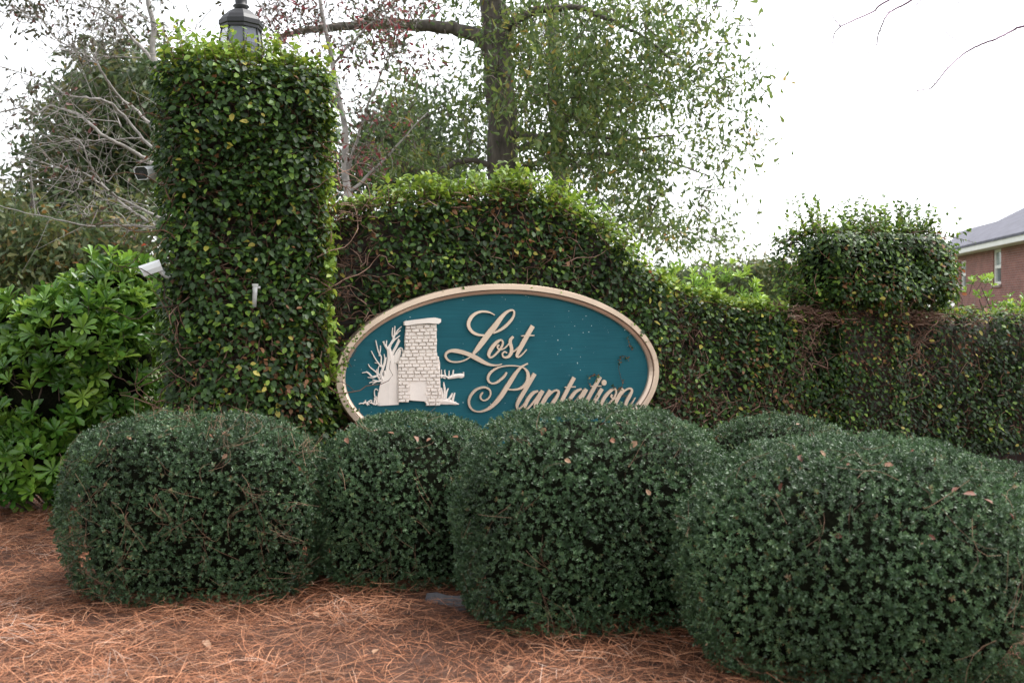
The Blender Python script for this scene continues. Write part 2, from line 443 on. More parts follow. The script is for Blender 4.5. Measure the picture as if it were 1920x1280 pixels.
# --- wall cores
def wall_core(name, s_arr, z_arr, o0, o1, parent=None):
    n = len(s_arr)
    V = np.concatenate([W(s_arr, o0, np.zeros(n)), W(s_arr, o0, z_arr), W(s_arr, o1, np.zeros(n)), W(s_arr, o1, z_arr)])
    F = []
    for i in range(n - 1):
        F += [(i, i + 1, n + i + 1, n + i), (2 * n + i + 1, 2 * n + i, 3 * n + i, 3 * n + i + 1), (n + i, n + i + 1, 3 * n + i + 1, 3 * n + i)]
    F += [(0, n, 3 * n, 2 * n), (n - 1, 3 * n - 1, 4 * n - 1, 2 * n - 1)]
    o = obj(name, V, np.array(F), M['wall_brick'], parent); uv_box(o, T, UP); return o
ws = np.linspace(prof_s[0] + .05, S_R0 - .12, 60)
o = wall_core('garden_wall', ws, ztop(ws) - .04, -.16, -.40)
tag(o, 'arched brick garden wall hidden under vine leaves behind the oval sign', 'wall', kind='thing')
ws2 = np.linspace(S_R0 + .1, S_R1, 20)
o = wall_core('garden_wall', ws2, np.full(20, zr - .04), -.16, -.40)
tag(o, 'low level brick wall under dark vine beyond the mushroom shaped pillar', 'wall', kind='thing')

def pillar(s0, s1, o_front, o_back, z1, label):
    mb = MB(); c = W((s0 + s1) / 2, (o_front + o_back) / 2, z1 / 2)
    R = np.stack([T, -NRM, UP], axis=1)
    mb.box(c, s1 - s0, abs(o_front - o_back), z1, R)
    o = mb.build('brick_pillar', M['wall_brick']); uv_box(o, T + .9 * NRM, UP)
    return tag(o, label, 'pillar')
PO = 0.30                                         # pillar face stands this far out of the wall
p0 = to_wall(322, 300, PO)[0]; p1 = to_wall(606, 300, PO)[0]
PZ = to_wall(470, 120, PO)[1]
pillar(p0 + .03, p1 - .03, PO - .15, PO - 1.0, PZ - .1, 'tall square brick pillar wrapped in vine under the black lantern')
q0 = to_wall(1592, 650, .08)[0]; q1 = to_wall(1692, 650, .08)[0]
pillar(q0 + .04, q1 - .04, -.02, -.55, 2.25, 'slim brick pillar carrying the mushroom shaped block of vine')

# ------------------------------------------------------------------ climbing fig
FIG = leaf_tpl(.62, .10, .14, 'ovate')
dn = make_noise(21, 3.2); dn2 = make_noise(22, 9.0); dn3 = make_noise(23, 14.0)

def fig_face(Lv, pos, nrm, size, tone=0.0, spread=.55, score=True):
    """leaves at pos on a surface of normal nrm: blades face out and up, tips hang"""
    n = len(pos); nrm = np.broadcast_to(nrm, (n, 3))
    ln = unit(nrm * .75 + np.array([0, 0, .85]) + rv(n, spread * .62))
    d = unit(np.cross(ln, rv(n)) * 1.0 + np.array([0, 0, -.45]) + nrm * .35)
    off = rng.beta(1.9, 1.7, n) * .20 - .13
    nz = dn2(pos[:, 0] * 1.0, pos[:, 2], pos[:, 1]); off = off + .03 * nz
    c = np.clip(rng.beta(1.5, 1.9, n) * .9 + tone + .05 * nz, 0, .93); c = np.where(rng.rand(n) < .07, rng.uniform(.8, .93, n), c)
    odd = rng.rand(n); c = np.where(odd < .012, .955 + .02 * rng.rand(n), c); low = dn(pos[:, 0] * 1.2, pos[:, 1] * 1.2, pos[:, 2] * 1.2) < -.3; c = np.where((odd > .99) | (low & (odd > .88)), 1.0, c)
    sz = size * (.48 + .62 * rng.beta(1.3, 1.5, n))
    p = pos + nrm * off[:, None]
    facing = (ln * unit(np.array([0, 0, EYE]) - p)).sum(1)
    sco = off * 8 + facing + sz / size * .8 + rng.rand(n) * .4 if score else None
    Lv.add(p, d, ln, sz, c, sco)

def shoots(Lv, St, base, n_dir, length, size, tone=(.78, .94), jit=.35, leaves=9):
    """upright leafy shoots"""
    for b0 in base:
        ln = length * rng.uniform(.4, 1.15); d = unit(n_dir + rng.normal(0, jit, 3))
        tt = np.linspace(0, 1, 5); pts = b0 + d * (ln * tt)[:, None] + np.array([0, 0, -.12]) * (tt ** 2)[:, None] * ln * rng.rand()
        if St is not None: St.add(pts, np.linspace(.0035, .0012, 5), 3)
        k = max(3, int(leaves * ln / length)); t = np.linspace(.15, 1, k) + rng.normal(0, .03, k)
        p = b0 + d * (ln * t)[:, None]
        side = unit(np.cross(d, rv(k))); dd = unit(side + d * rng.uniform(.3, 1.1, (k, 1)))
        Lv.add(p, dd, unit(d + side * -.3 + rv(k, .35) + np.array([0, 0, .4])), size * rng.uniform(.65, 1.1, k), rng.uniform(*tone, k), rng.rand(k) * .9)

def stem_walk(St, s0, z0, sdir, n, o, zmax_f, step=.07, r=(.005, .002), frame=None):
    s, z, a = s0, z0, sdir; pts = []
    for i in range(n):
        zz = min(z, zmax_f(s)); pts.append(frame(s, o + rng.normal(0, .012), zz) if frame else W(s, o + rng.normal(0, .012), zz))
        a += rng.normal(0, .45); s += step * math.cos(a); z += step * math.sin(a); z = max(.05, z)
    St.add(np.array(pts), np.linspace(r[0], r[1], n), 4)

def climbing_fig(loc, label, group='climbing fig on the entrance walls'):
    return tag(empty('climbing_fig', loc), label, 'vine', group)

def thin(s, z, keep=.8, seed=0.0):
    """patchy cover: thins where the noise is low"""
    v = dn(s + seed, z, seed); v2 = dn3(s + seed, z, seed); pr = np.clip(.66 + .45 * v + .40 * v2, .10, 1) * keep
    return rng.rand(len(s)) < pr

def dead_patch(St, s0, s1, z0, zf, cnt, o, seed):
    S_ = rng.uniform(s0, s1, cnt * 8); Z_ = z0 + (np.array([float(zf(q)) for q in S_]) - z0) * rng.rand(cnt * 8)
    ok = np.where((dn(S_ + seed, Z_, seed) < -.2) & ~in_sign(S_, Z_, 1.03))[0][:cnt]
    for s, z in zip(S_[ok], Z_[ok]):
        a = rng.uniform(0, 6.28); L_ = rng.uniform(.05, .17); b0 = W(s, o + rng.uniform(-.05, .05), z)
        e = b0 + T * L_ * math.cos(a) + UP * L_ * math.sin(a) + NRM * rng.normal(0, .02)
        St.add(np.array([b0, (b0 + e) / 2 + rng.normal(0, .014, 3), e]), [.0036, .003, .0016], 3, rng.uniform(.2, 1))

# (1) tall pillar
t = climbing_fig(W((p0 + p1) / 2, PO - .5, 0), 'climbing fig wrapping the tall lantern pillar in small oval leaves')
Lv = Leaves(FIG); St = Tubes()
n = 15500; s = rng.uniform(p0 - .05, p1 + .05, n); z = rng.uniform(.3, PZ, n) ; k = thin(s, z, 1.0); s, z = s[k], z[k]
wob = .05 * np.clip((z - 1.9) / 1.0, 0, 1)
s = (p0 + p1) / 2 + (s - (p0 + p1) / 2) * (1 + wob / .5)
corner = np.clip((np.abs(s - (p0 + p1) / 2) - (p1 - p0) / 2 + .12) / .16, 0, 1)
nr = unit(NRM + np.sign(s - (p0 + p1) / 2)[:, None] * T * (corner * .9)[:, None])
fig_face(Lv, W(s, PO + wob - .09 * corner ** 2, z), nr, .060)
for sd_, sgn, nn in ((p0, -1, 4600), (p1, 1, 4600)):
    oo = rng.uniform(PO - 1.05, PO, nn); z = rng.uniform(.3, PZ, nn); wob = .05 * np.clip((z - 1.9), 0, 1)
    fig_face(Lv, W(sd_ + sgn * (wob + .02), oo, z), sgn * T, .062, tone=.3 if sgn > 0 else .0)  # right face gets lighter leaves: side light painted into their tone
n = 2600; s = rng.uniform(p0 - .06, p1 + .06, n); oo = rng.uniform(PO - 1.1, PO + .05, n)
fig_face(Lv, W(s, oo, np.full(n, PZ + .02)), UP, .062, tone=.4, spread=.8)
nb = 230; base = W(rng.uniform(p0 - .05, p1 + .05, nb), rng.uniform(PO - .95, PO + .04, nb), np.full(nb, PZ))
shoots(Lv, St, base, UP, .17, .062)
nb = 300; zz = rng.uniform(1.0, PZ, nb); base = W(np.full(nb, p1 + .02), rng.uniform(PO - .6, PO, nb), zz)
shoots(Lv, St, base, unit(T + .5 * UP), .09, .056, tone=(.84, .94))  # bright shoot tone paints the lit right edge of the pillar
l0 = to_wall(400, 100, PO)[0]; l1 = to_wall(560, 100, PO)[0]; nb = 60; base = W(rng.uniform(l0, l1, nb), rng.uniform(PO - .35, PO + .02, nb), np.full(nb, PZ)); shoots(Lv, St, base, UP, .25, .060)
nb = 26; base = W(rng.uniform(p0 - .05, p0 + .22, nb), rng.uniform(PO - .5, PO, nb), np.full(nb, PZ))
shoots(Lv, St, base, UP, .30, .055)
for i in range(260):
    stem_walk(St, rng.uniform(p0, p1), rng.uniform(.3, PZ), rng.uniform(0, 6.28), rng.randint(6, 16), PO - .02, lambda s: PZ, .055)
dead_patch(St, p0, p1, .4, lambda s: PZ, 750, PO + .0, 0.0)
St.build('stems', M['vine'], t)
Lv.build(M['fig'], t, parts=300)

# (2) arched wall behind the sign, running right to the slim pillar
t = climbing_fig(W(0, 0, 0), 'climbing fig covering the arched wall around the oval sign')
Lv = Leaves(FIG); St = Tubes()
s_a, s_b = p1 - .02, q0 + .05
n = 33000; s = rng.uniform(s_a, s_b, n); z = rng.uniform(.25, 1, n); z = .25 + (ztop(s) - .25) * rng.rand(n)
dry = ((s > s_b - .50) | (s < s_a + .25)) & (z > ztop(s) - .09) & (rng.rand(n) < .6); k = thin(s, z, 1.0, 5.0) & ~in_sign(s, z, 1.005) & ~dry; s, z = s[k], z[k]
k = z < ztop(s) + .02; s, z = s[k], z[k]
fig_face(Lv, W(s, -.01 + .04 * dn(s, z), z), NRM, np.where(s > 1.6, .054, .060))
n = 5200; s = rng.uniform(s_a, s_b, n); oo = rng.uniform(-.45, .06, n)
brown_top = np.clip((s - (s_b - .75)) / .3, 0, 1)
k = rng.rand(n) > brown_top * .75; s, oo = s[k], oo[k]
slope = np.gradient(prof_z, prof_s); sl_ = np.interp(s, prof_s, slope)
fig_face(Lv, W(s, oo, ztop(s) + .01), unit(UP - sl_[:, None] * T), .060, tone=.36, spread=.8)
nb = 560; s = rng.uniform(s_a + .1, s_b - .7, nb); base = W(s, rng.uniform(-.42, .03, nb), ztop(s))
hgt = np.where((s > -.9) & (s < 1.35), 1.0, .55)
for q in (0, 1):
    kk = (hgt > .9) == bool(q); shoots(Lv, St, base[kk], unit(UP + .1 * NRM), .21 if q else .10, .064)
for i in range(420):
    stem_walk(St, rng.uniform(s_a, s_b), rng.uniform(.3, 2.2), rng.uniform(0, 6.28), rng.randint(6, 16), -.02, lambda s: float(ztop(s)), .055)
# dry brown mat on the wall head beside each pillar
for s0, s1, cnt in ((s_a, s_a + .45, 170), (s_a + .6, s_a + 1.5, 60), (s_b - .70, s_b + .05, 520)):
    for i in range(cnt):
        s = rng.uniform(s0, s1); o_ = rng.uniform(-.30, .08); zz = float(ztop(s)) + rng.uniform(-.02, .06) - (rng.uniform(0, .10) if o_ > -.02 else 0)
        a = rng.uniform(0, 6.28); L_ = rng.uniform(.06, .16)
        b0 = W(s, o_, zz); e = b0 + T * L_ * math.cos(a) + NRM * L_ * math.sin(a) * .7 + UP * rng.normal(0, .03)
        St.add(np.array([b0, (b0 + e) / 2 + rng.normal(0, .012, 3), e]), [.0048, .0042, .002], 3, rng.uniform(.55, 1))
dead_patch(St, s_a, s_b, .4, ztop, 1200, .0, 5.0)
# leaves creeping over the left of the sign frame
a_ = np.concatenate([rng.normal(2.85, .22, 60), rng.normal(3.3, .2, 46), rng.uniform(.1, 3.0, 9)])
rr_ = rng.uniform(.955, 1.02, len(a_)); sg = SS + SA * rr_ * np.cos(a_); zg = SZ + SB * rr_ * np.sin(a_)
Lv.add(W(sg, .105 + rng.rand(len(a_)) * .012, zg), rv(len(a_)) + NRM * .1, NRM + rv(len(a_), .4), rng.uniform(.018, .034, len(a_)), rng.uniform(.72, .93, len(a_)))
St.build('stems', M['vine'], t)
Lv.build(M['fig'], t, parts=300)

# (3) mushroom-shaped block on the slim pillar
t = climbing_fig(W((q0 + q1) / 2, -.2, 0), 'climbing fig grown into a wide block with loose shoots on the slim pillar')
Lv = Leaves(FIG); St = Tubes()
ca = to_wall(1545, 480, .15)[0]; cb = to_wall(1806, 480, .15)[0]
cz0 = to_wall(1640, 566, .15)[1]; cz1 = to_wall(1640, 432, .15)[1]
def cap_pt(n):
    """points + normals on a rounded block"""
    hs_, ho, hz = (cb - ca) / 2, .42, (cz1 - cz0) / 2
    ar = np.array([hs_ * hz * 1.3, ho * hz, ho * hz, hs_ * ho, hs_ * ho * .7]); f = rng.choice(5, n, p=ar / ar.sum())
    q = rng.uniform(-1, 1, (n, 3)); nn = np.zeros((n, 3))
    for k_, (ax, sg) in enumerate(((1, 1), (0, -1), (0, 1), (2, 1), (2, -1))):
        m = f == k_; q[m, ax] = sg; nn[m, ax] = sg
    over = np.maximum(0, np.abs(q) - .72) / .28
    nn = unit(nn + np.sign(q) * over * .8)
    sh = (over ** 2).sum(1) - (over ** 2).max(1)
    q = q * (1 - .17 * np.clip(sh, 0, 1.5))[:, None]
    bul = 1 + .10 * dn2(q[:, 0] * .4, q[:, 1] * .4, q[:, 2] * .4)
    pos = W((ca + cb) / 2 + q[:, 0] * hs_ * bul, -.2 + q[:, 1] * ho * bul, (cz0 + cz1) / 2 + q[:, 2] * hz * bul)
    return pos, unit(nn[:, :1] * T + nn[:, 1:2] * NRM + nn[:, 2:] * UP)
pp, nn_ = cap_pt(13000); k = (nn_ @ NRM > -.35); fig_face(Lv, pp[k], nn_[k], .054, tone=.04)
n = 3400; s = rng.uniform(q0 - .1, q1 + .1, n); z = rng.uniform(.3, cz0 + .05, n); k = thin(s, z, .9, 9.0)
fig_face(Lv, W(s[k], .06, z[k]), NRM, .05)
n = 300; fig_face(Lv, W(np.where(rng.rand(n) < .5, q0, q1), rng.uniform(-.1, .05, n), rng.uniform(.3, 1.6, n)), NRM, .048)
nb = 150; base = W(rng.uniform(ca + .03, cb - .03, nb), rng.uniform(-.5, .12, nb), np.full(nb, cz1 - .03))
shoots(Lv, St, base, UP, .34, .054, tone=(.5, .92), jit=.32, leaves=14)
nb = 60; base = W(rng.uniform(ca + .03, cb - .03, nb), rng.uniform(-.3, .12, nb), np.full(nb, cz1 - .05)); shoots(Lv, St, base, UP, .12, .055, tone=(.8, .95))
nb = 60; base = W(np.where(rng.rand(nb) < .55, ca, cb), rng.uniform(-.4, .05, nb), cz0 + (cz1 - cz0) * rng.rand(nb) ** 1.6)
sgn = np.where(((base - C0) @ T) < (ca + cb) / 2, -1, 1)
for sg_ in (-1, 1): shoots(Lv, St, base[sgn == sg_], unit(sg_ * T + .25 * UP), .24, .052, tone=(.5, .93))
for i in range(150):
    pts0, nn0 = cap_pt(1); d = unit(np.cross(nn0[0], rng.normal(0, 1, 3))); L_ = rng.uniform(.1, .3)
    if nn0[0] @ NRM < -.2: continue
    a0 = pts0[0]; St.add(np.array([a0, a0 + d * L_ * .5 + rng.normal(0, .02, 3), a0 + d * L_]), [.004, .0035, .002], 4)
for i in range(60): stem_walk(St, rng.uniform(q0, q1), rng.uniform(.3, 1.6), 1.57, 10, .03, lambda s: 1.75, .05)
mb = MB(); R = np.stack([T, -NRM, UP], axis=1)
mb.box(W((ca + cb) / 2, -.2, (cz0 + cz1) / 2), (cb - ca) - .34, .5, (cz1 - cz0) - .26, R); mb.build('shaded_tangle_core', M['core'], t, bevel=.06)  # dark block with painted shade, seen between the leaves
St.build('stems', M['vine'], t)
Lv.build(M['fig'], t, parts=300)

# (4) right-hand low wall
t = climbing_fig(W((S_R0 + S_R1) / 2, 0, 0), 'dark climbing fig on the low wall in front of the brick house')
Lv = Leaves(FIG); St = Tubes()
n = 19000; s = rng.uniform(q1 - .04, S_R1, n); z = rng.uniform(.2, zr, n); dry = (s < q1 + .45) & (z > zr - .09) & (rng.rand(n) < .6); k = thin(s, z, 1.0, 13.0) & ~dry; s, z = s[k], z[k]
fig_face(Lv, W(s, -.01 + .03 * dn(s, z), z), NRM, .055, tone=-.13)  # lowered leaf tone paints in the shade on this wall
n = 2600; s = rng.uniform(q1, S_R1, n); oo = rng.uniform(-.42, .05, n); k = rng.rand(n) > .75 * np.clip(1 - (s - q1 - .5) / .4, 0, 1); s, oo = s[k], oo[k]
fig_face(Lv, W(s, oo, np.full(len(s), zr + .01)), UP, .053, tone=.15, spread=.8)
nb = 110; s = rng.uniform(q1 + .5, S_R1, nb); shoots(Lv, St, W(s, rng.uniform(-.4, .02, nb), np.full(nb, zr)), UP, .08, .05)
for i in range(240): stem_walk(St, rng.uniform(q1, S_R1), rng.uniform(.3, zr), rng.uniform(0, 6.28), rng.randint(6, 16), -.02, lambda s: zr, .055)
dead_patch(St, q1, S_R1, .4, lambda s: zr, 900, .0, 13.0)
for i in range(560):
    s = q1 + abs(rng.normal(0, .36)) - .05; o_ = rng.uniform(-.30, .08); zz = zr + rng.uniform(-.02, .06) - (rng.uniform(0, .10) if o_ > -.02 else 0)
    a = rng.uniform(0, 6.28); L_ = rng.uniform(.06, .16); b0 = W(s, o_, zz); e = b0 + T * L_ * math.cos(a) + NRM * L_ * math.sin(a) * .7 + UP * rng.normal(0, .03)
    St.add(np.array([b0, (b0 + e) / 2 + rng.normal(0, .012, 3), e]), [.0048, .0042, .002], 3, rng.uniform(.55, 1))
St.build('stems', M['vine'], t)
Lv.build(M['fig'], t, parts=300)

# ------------------------------------------------------------------ the sign
sign = tag(empty('entrance_sign', W(SS, .03, SZ - SB)), 'oval teal sign with bronze script lettering and a ruined chimney in relief', 'sign')
def S3(s, z, o): return W(s, o, z)
K = 128; ang = np.linspace(0, 2 * math.pi, K, endpoint=False)
def oval(a, b, o): return S3(SS + a * np.cos(ang), SZ + b * np.sin(ang), np.full(K, o))
# board
ib = .93
Vb = np.concatenate([oval(SA * .965, SB * .94, .035), oval(SA * .965, SB * .94, .0)])
Fb = [tuple(range(K)), tuple(range(2 * K - 1, K - 1, -1))] + [(i, K + i, K + (i + 1) % K, (i + 1) % K) for i in range(K)]
bd = MB().add(Vb, Fb).build('board', M['teal'], sign); uv_box(bd, T, UP)
def ring(name, prof_):
    """prof_: list of (inset in m, offset)"""
    V = np.concatenate([oval(SA - i_, SB - i_, o_) for i_, o_ in prof_]); F = []; n = len(prof_)
    for j in range(n):
        j2 = (j + 1) % n
        for i in range(K): i2 = (i + 1) % K; F.append((j * K + i, j * K + i2, j2 * K + i2, j2 * K + i))
    return MB().add(V, F).build(name, M['gold'], sign, smooth=False)
fr = ring('frame', [(0, -.03), (0, .088), (.004, .093), (.043, .093), (.047, .088), (.047, -.03)])
ring('inner_moulding', [(.050, -.02), (.050, .074), (.053, .078), (.072, .066), (.078, .058), (.078, -.02)])

# lettering: strokes as (x, y, full width) in enlarged-photo units -> sign plane
def conv(zone):
    ox, oy, k = {'A': (820, 570, 9.847), 'B': (865, 670, 10.105), 'C': (1020, 680, 10.105)}[zone]
    return lambda x, y: to_wall(ox + x / k, oy + y / k, .05)
M_PER_PX = 7.9 / F_PX / math.cos(YAW) * .97
def letter(ch, zone, strokes, lift, dot=None):
    mb = MB(); cv = conv(zone); k = {'A': 9.847, 'B': 10.105, 'C': 10.105}[zone]
    for q, st in enumerate(strokes):
        c = smooth_line(st, 7); pts = np.array([cv(x, y) for x, y, _ in c]); wd = np.maximum(c[:, 2], 10) / k * M_PER_PX * 1.0
        tt = unit(np.gradient(pts, axis=0)); nn = np.stack([-tt[:, 1], tt[:, 0]], 1)
        Lp = pts + nn * wd[:, None] / 2; Rp = pts - nn * wd[:, None] / 2; n = len(pts)
        zo = .052 + lift + .0006 * q + np.linspace(0, .0018, n)
        V = np.concatenate([S3(Lp[:, 0], Lp[:, 1], zo), S3(Rp[:, 0], Rp[:, 1], zo), S3(Lp[:, 0], Lp[:, 1], .040), S3(Rp[:, 0], Rp[:, 1], .040)])
        F = []
        for i in range(n - 1):
            F += [(i, n + i, n + i + 1, i + 1), (i + 1, 2 * n + i + 1, 2 * n + i, i), (n + i, 3 * n + i, 3 * n + i + 1, n + i + 1)]
        F += [(0, 2 * n, 3 * n, n), (n - 1, 2 * n - 1, 4 * n - 1, 3 * n - 1)]
        mb.add(V, F)
    o = mb.build('letter', M['gold'], sign); o['label'] = 'bronze script letter ' + ch
    if dot:
        cx, cy, r = dot; s0, z0 = cv(cx, cy); r = r / k * M_PER_PX; a = np.linspace(0, 2 * math.pi, 24, endpoint=False)
        m2 = MB(); V = np.concatenate([S3(s0 + r * np.cos(a), z0 + r * np.sin(a), .055), S3(s0 + r * np.cos(a), z0 + r * np.sin(a), .04)])
        m2.add(V, [tuple(range(24))] + [(i, 24 + i, 24 + (i + 1) % 24, (i + 1) % 24) for i in range(24)]); m2.build('dot', M['gold'], o)
    return o
letter('L', 'A', [
    [(1060, 205, 14), (1000, 170, 22), (920, 143, 34), (820, 137, 36), (720, 165, 46), (640, 225, 60), (590, 300, 64), (572, 370, 62), (588, 440, 58), (640, 510, 52), (720, 555, 46), (800, 572, 38), (890, 575, 30)],
    [(662, 918, 46), (760, 795, 88), (860, 660, 102), (950, 540, 106), (1050, 420, 102), (1130, 310, 86), (1210, 210, 66), (1290, 140, 48), (1360, 112, 34), (1405, 125, 32), (1415, 175, 34), (1390, 250, 42), (1330, 330, 52), (1250, 410, 52), (1150, 480, 44), (1030, 535, 30)],
    [(640, 955, 18), (590, 985, 20), (520, 1025, 24), (430, 1058, 26), (320, 1068, 28), (230, 1050, 32), (170, 1005, 38), (148, 945, 40), (180, 890, 44), (250, 862, 54), (340, 862, 72), (450, 885, 74), (560, 920, 72), (660, 965, 80), (760, 1020, 80), (860, 1075, 64), (960, 1115, 46), (1060, 1128, 30), (1130, 1122, 22), (1190, 1103, 14)]], .004)
letter('o', 'A', [[(1175, 655, 26), (1110, 690, 52), (1030, 770, 66), (965, 870, 68), (945, 945, 52), (985, 985, 34), (1060, 935, 34), (1130, 860, 36), (1190, 770, 38), (1205, 700, 34), (1175, 655, 26)],
                  [(1140, 762, 34), (1112, 765, 30), (1105, 805, 26), (1145, 840, 26), (1205, 828, 22), (1265, 788, 24), (1330, 710, 26)]], .006)
letter('s', 'A', [[(1402, 600, 42), (1352, 650, 54), (1342, 720, 64), (1365, 800, 62), (1362, 890, 64), (1320, 960, 52), (1250, 985, 36), (1207, 960, 32), (1200, 910, 30), (1240, 880, 26), (1285, 900, 20)],
                  [(1375, 890, 26), (1440, 850, 26), (1500, 790, 28)]], .004)
letter('t', 'A', [[(1758, 402, 84), (1650, 590, 84), (1560, 750, 86), (1485, 890, 68), (1462, 955, 46), (1495, 975, 30), (1560, 930, 26), (1645, 835, 18)], [(1545, 587, 20), (1660, 581, 20), (1785, 578, 20)]], .006)
letter('P', 'B', [
    [(858, 280, 34), (810, 355, 46), (740, 420, 44), (660, 475, 38), (580, 490, 30), (520, 455, 38), (502, 390, 46), (532, 310, 48), (610, 235, 42), (710, 185, 32), (830, 160, 24), (960, 155, 22), (1080, 165, 22), (1150, 182, 22), (1210, 222, 36), (1255, 290, 56), (1262, 380, 70), (1240, 470, 66), (1170, 550, 56), (1080, 595, 40), (970, 608, 28), (870, 602, 24)],
    [(1258, 114, 24), (1180, 150, 32), (1110, 200, 48), (1020, 310, 70), (930, 450, 84), (840, 590, 88), (750, 730, 86), (650, 850, 76), (540, 950, 58), (430, 1005, 38), (320, 1025, 28), (220, 995, 32), (155, 920, 40), (140, 830, 44), (170, 730, 50), (250, 630, 46), (350, 575, 38), (450, 565, 38), (530, 610, 36), (550, 690, 30), (515, 765, 28), (440, 812, 26), (375, 790, 28), (358, 735, 32), (378, 690, 32), (408, 658, 22)]], .004)
letter('l', 'B', [[(1388, 305, 76), (1290, 470, 78), (1190, 640, 78), (1100, 790, 76), (1055, 890, 62), (1055, 955, 42), (1100, 965, 30), (1160, 910, 28), (1230, 820, 24)]], .006)
letter('a', 'B', [[(1450, 632, 28), (1360, 670, 60), (1280, 760, 70), (1220, 870, 68), (1205, 940, 48), (1240, 970, 32), (1300, 920, 34), (1380, 820, 36), (1450, 720, 36), (1480, 650, 28)],
                  [(1540, 625, 76), (1450, 790, 78), (1400, 900, 66), (1400, 970, 50), (1440, 985, 30), (1500, 920, 26)]], .004)
letter('n', 'B', [[(1685, 620, 76), (1590, 770, 80), (1500, 920, 78), (1445, 1010, 72)], [(1540, 880, 24), (1640, 740, 28), (1740, 640, 32), (1810, 622, 40), (1838, 660, 50), (1800, 750, 66), (1730, 860, 72), (1690, 960, 62), (1720, 1000, 32), (1790, 940, 24)]], .006)
letter('t', 'C', [[(570, 275, 76), (480, 440, 76), (400, 590, 76), (330, 730, 74), (300, 830, 58), (330, 860, 32), (400, 800, 24)], [(388, 463, 20), (500, 457, 20), (596, 452, 20)]], .004)
letter('a', 'C', [[(705, 492, 28), (600, 545, 60), (520, 640, 70), (465, 740, 68), (450, 830, 48), (490, 850, 32), (560, 770, 34), (640, 670, 34), (710, 580, 36), (740, 510, 28)], [(800, 495, 76), (710, 650, 78), (650, 770, 68), (640, 840, 50), (690, 850, 30), (760, 780, 24)]], .006)
letter('t', 'C', [[(1065, 262, 76), (970, 430, 76), (880, 590, 78), (810, 730, 72), (790, 830, 52), (830, 850, 30), (900, 790, 24)], [(878, 442, 20), (980, 440, 20), (1085, 438, 20)]], .004)
letter('i', 'C', [[(1095, 488, 76), (1000, 650, 78), (940, 770, 68), (930, 840, 50), (980, 850, 30), (1050, 780, 24)]], .006, dot=(1135, 375, 54))
letter('o', 'C', [[(1350, 490, 26), (1270, 520, 56), (1170, 620, 68), (1100, 740, 68), (1085, 830, 48), (1130, 850, 34), (1220, 780, 34), (1310, 680, 34), (1362, 570, 34), (1350, 490, 26)], [(1290, 600, 44), (1268, 640, 32), (1320, 680, 26), (1390, 650, 26), (1455, 570, 26)]], .004)
letter('n', 'C', [[(1502, 495, 76), (1410, 640, 80), (1330, 790, 76), (1290, 860, 68)], [(1370, 750, 24), (1470, 590, 28), (1560, 502, 32), (1630, 487, 40), (1660, 530, 48), (1620, 620, 66), (1560, 730, 68), (1540, 820, 54), (1590, 840, 30), (1660, 760, 26), (1725, 655, 18)]], .006)

# ruined chimney in relief, brick by brick
ch = MB()
def zc(x, y, o=.04): return to_wall(735 + x / 6.92, 590 + y / 6.92, o)
def left_e(y): return np.interp(y, [130, 340, 440, 520, 600, 640, 660, 1100, 1170], [178, 160, 165, 128, 88, 68, 78, 80, 84])
def right_e(y): return np.interp(y, [130, 510, 560, 610, 850, 1000, 1170], [578, 580, 605, 622, 625, 632, 625])
ys = np.linspace(120, 1160, 30)
pl = [zc(left_e(y) + 8, y) for y in ys if y < 1112] + [zc(230, 1108), zc(420, 1122), zc(440, 1155)] + [zc(right_e(y) - 8, y) for y in ys[::-1]]
n = len(pl); pl = np.array(pl)
ch.add(np.concatenate([S3(pl[:, 0], pl[:, 1], .058), S3(pl[:, 0], pl[:, 1], .036)]), [tuple(range(n))[::-1]] + [(i, (i + 1) % n, n + (i + 1) % n, n + i) for i in range(n)])
chim = ch.build('chimney', M['cream'], sign)
ub = MB().box((0, 0, 0), 1, 1, 1); 
bme = bpy.data.meshes.new('brick')
qv = []
for x in (-.5, .5):
    for y in (-.5, .5): qv.append((x, y, 0))
for x in (-.40, .40):
    for y in (-.30, .36): qv.append((x, y, 1))
bme.from_pydata(qv, [], [(0, 1, 5, 4), (1, 3, 7, 5), (3, 2, 6, 7), (2, 0, 4, 6), (4, 5, 7, 6)]); bme.materials.append(M['cream'])
R3 = np.stack([T, UP, NRM], axis=1)
row_h = 45.5; rb = random.Random(5)
for r_ in range(23):
    y = 135 + row_h * (r_ + .5)
    tilt = -.045 + .04 * min(1, r_ / 14)
    lo, hi = left_e(y), right_e(y)
    if y > 1115: lo = 440
    x = lo - (0 if r_ % 2 else 42)
    while x < hi - 8:
        wdt = rb.uniform(78, 104); x0, x1 = max(x, lo), min(x + wdt, hi + rb.uniform(-4, 6)); x += wdt
        if x1 - x0 < 18: continue
        if y > 868 and 215 < (x0 + x1) / 2 < 452:
            if x0 < 215: x1 = 215
            elif x1 > 452: x0 = 452
            else: continue
            if x1 - x0 < 18: continue
        yy = y + tilt * ((x0 + x1) / 2 - 350)
        s0, z0 = zc((x0 + x1) / 2, yy, .06); sw = (x1 - x0) / 6.92 * M_PER_PX
        o = link('brick', bme, chim)
        sx, sy, sz = sw * .965, row_h / 6.92 * M_PER_PX * rb.uniform(.80, .93), rb.uniform(.011, .022)
        RR = R3 @ np.array([[math.cos(tilt + rb.gauss(0, .02)), math.sin(-tilt), 0], [math.sin(tilt), 1, 0], [0, 0, 1]])
        c = S3(s0, z0, .0565)
        o.matrix_basis = Matrix([[RR[i, 0] * sx, RR[i, 1] * sy, RR[i, 2] * sz, c[i]] for i in range(3)] + [[0, 0, 0, 1]])
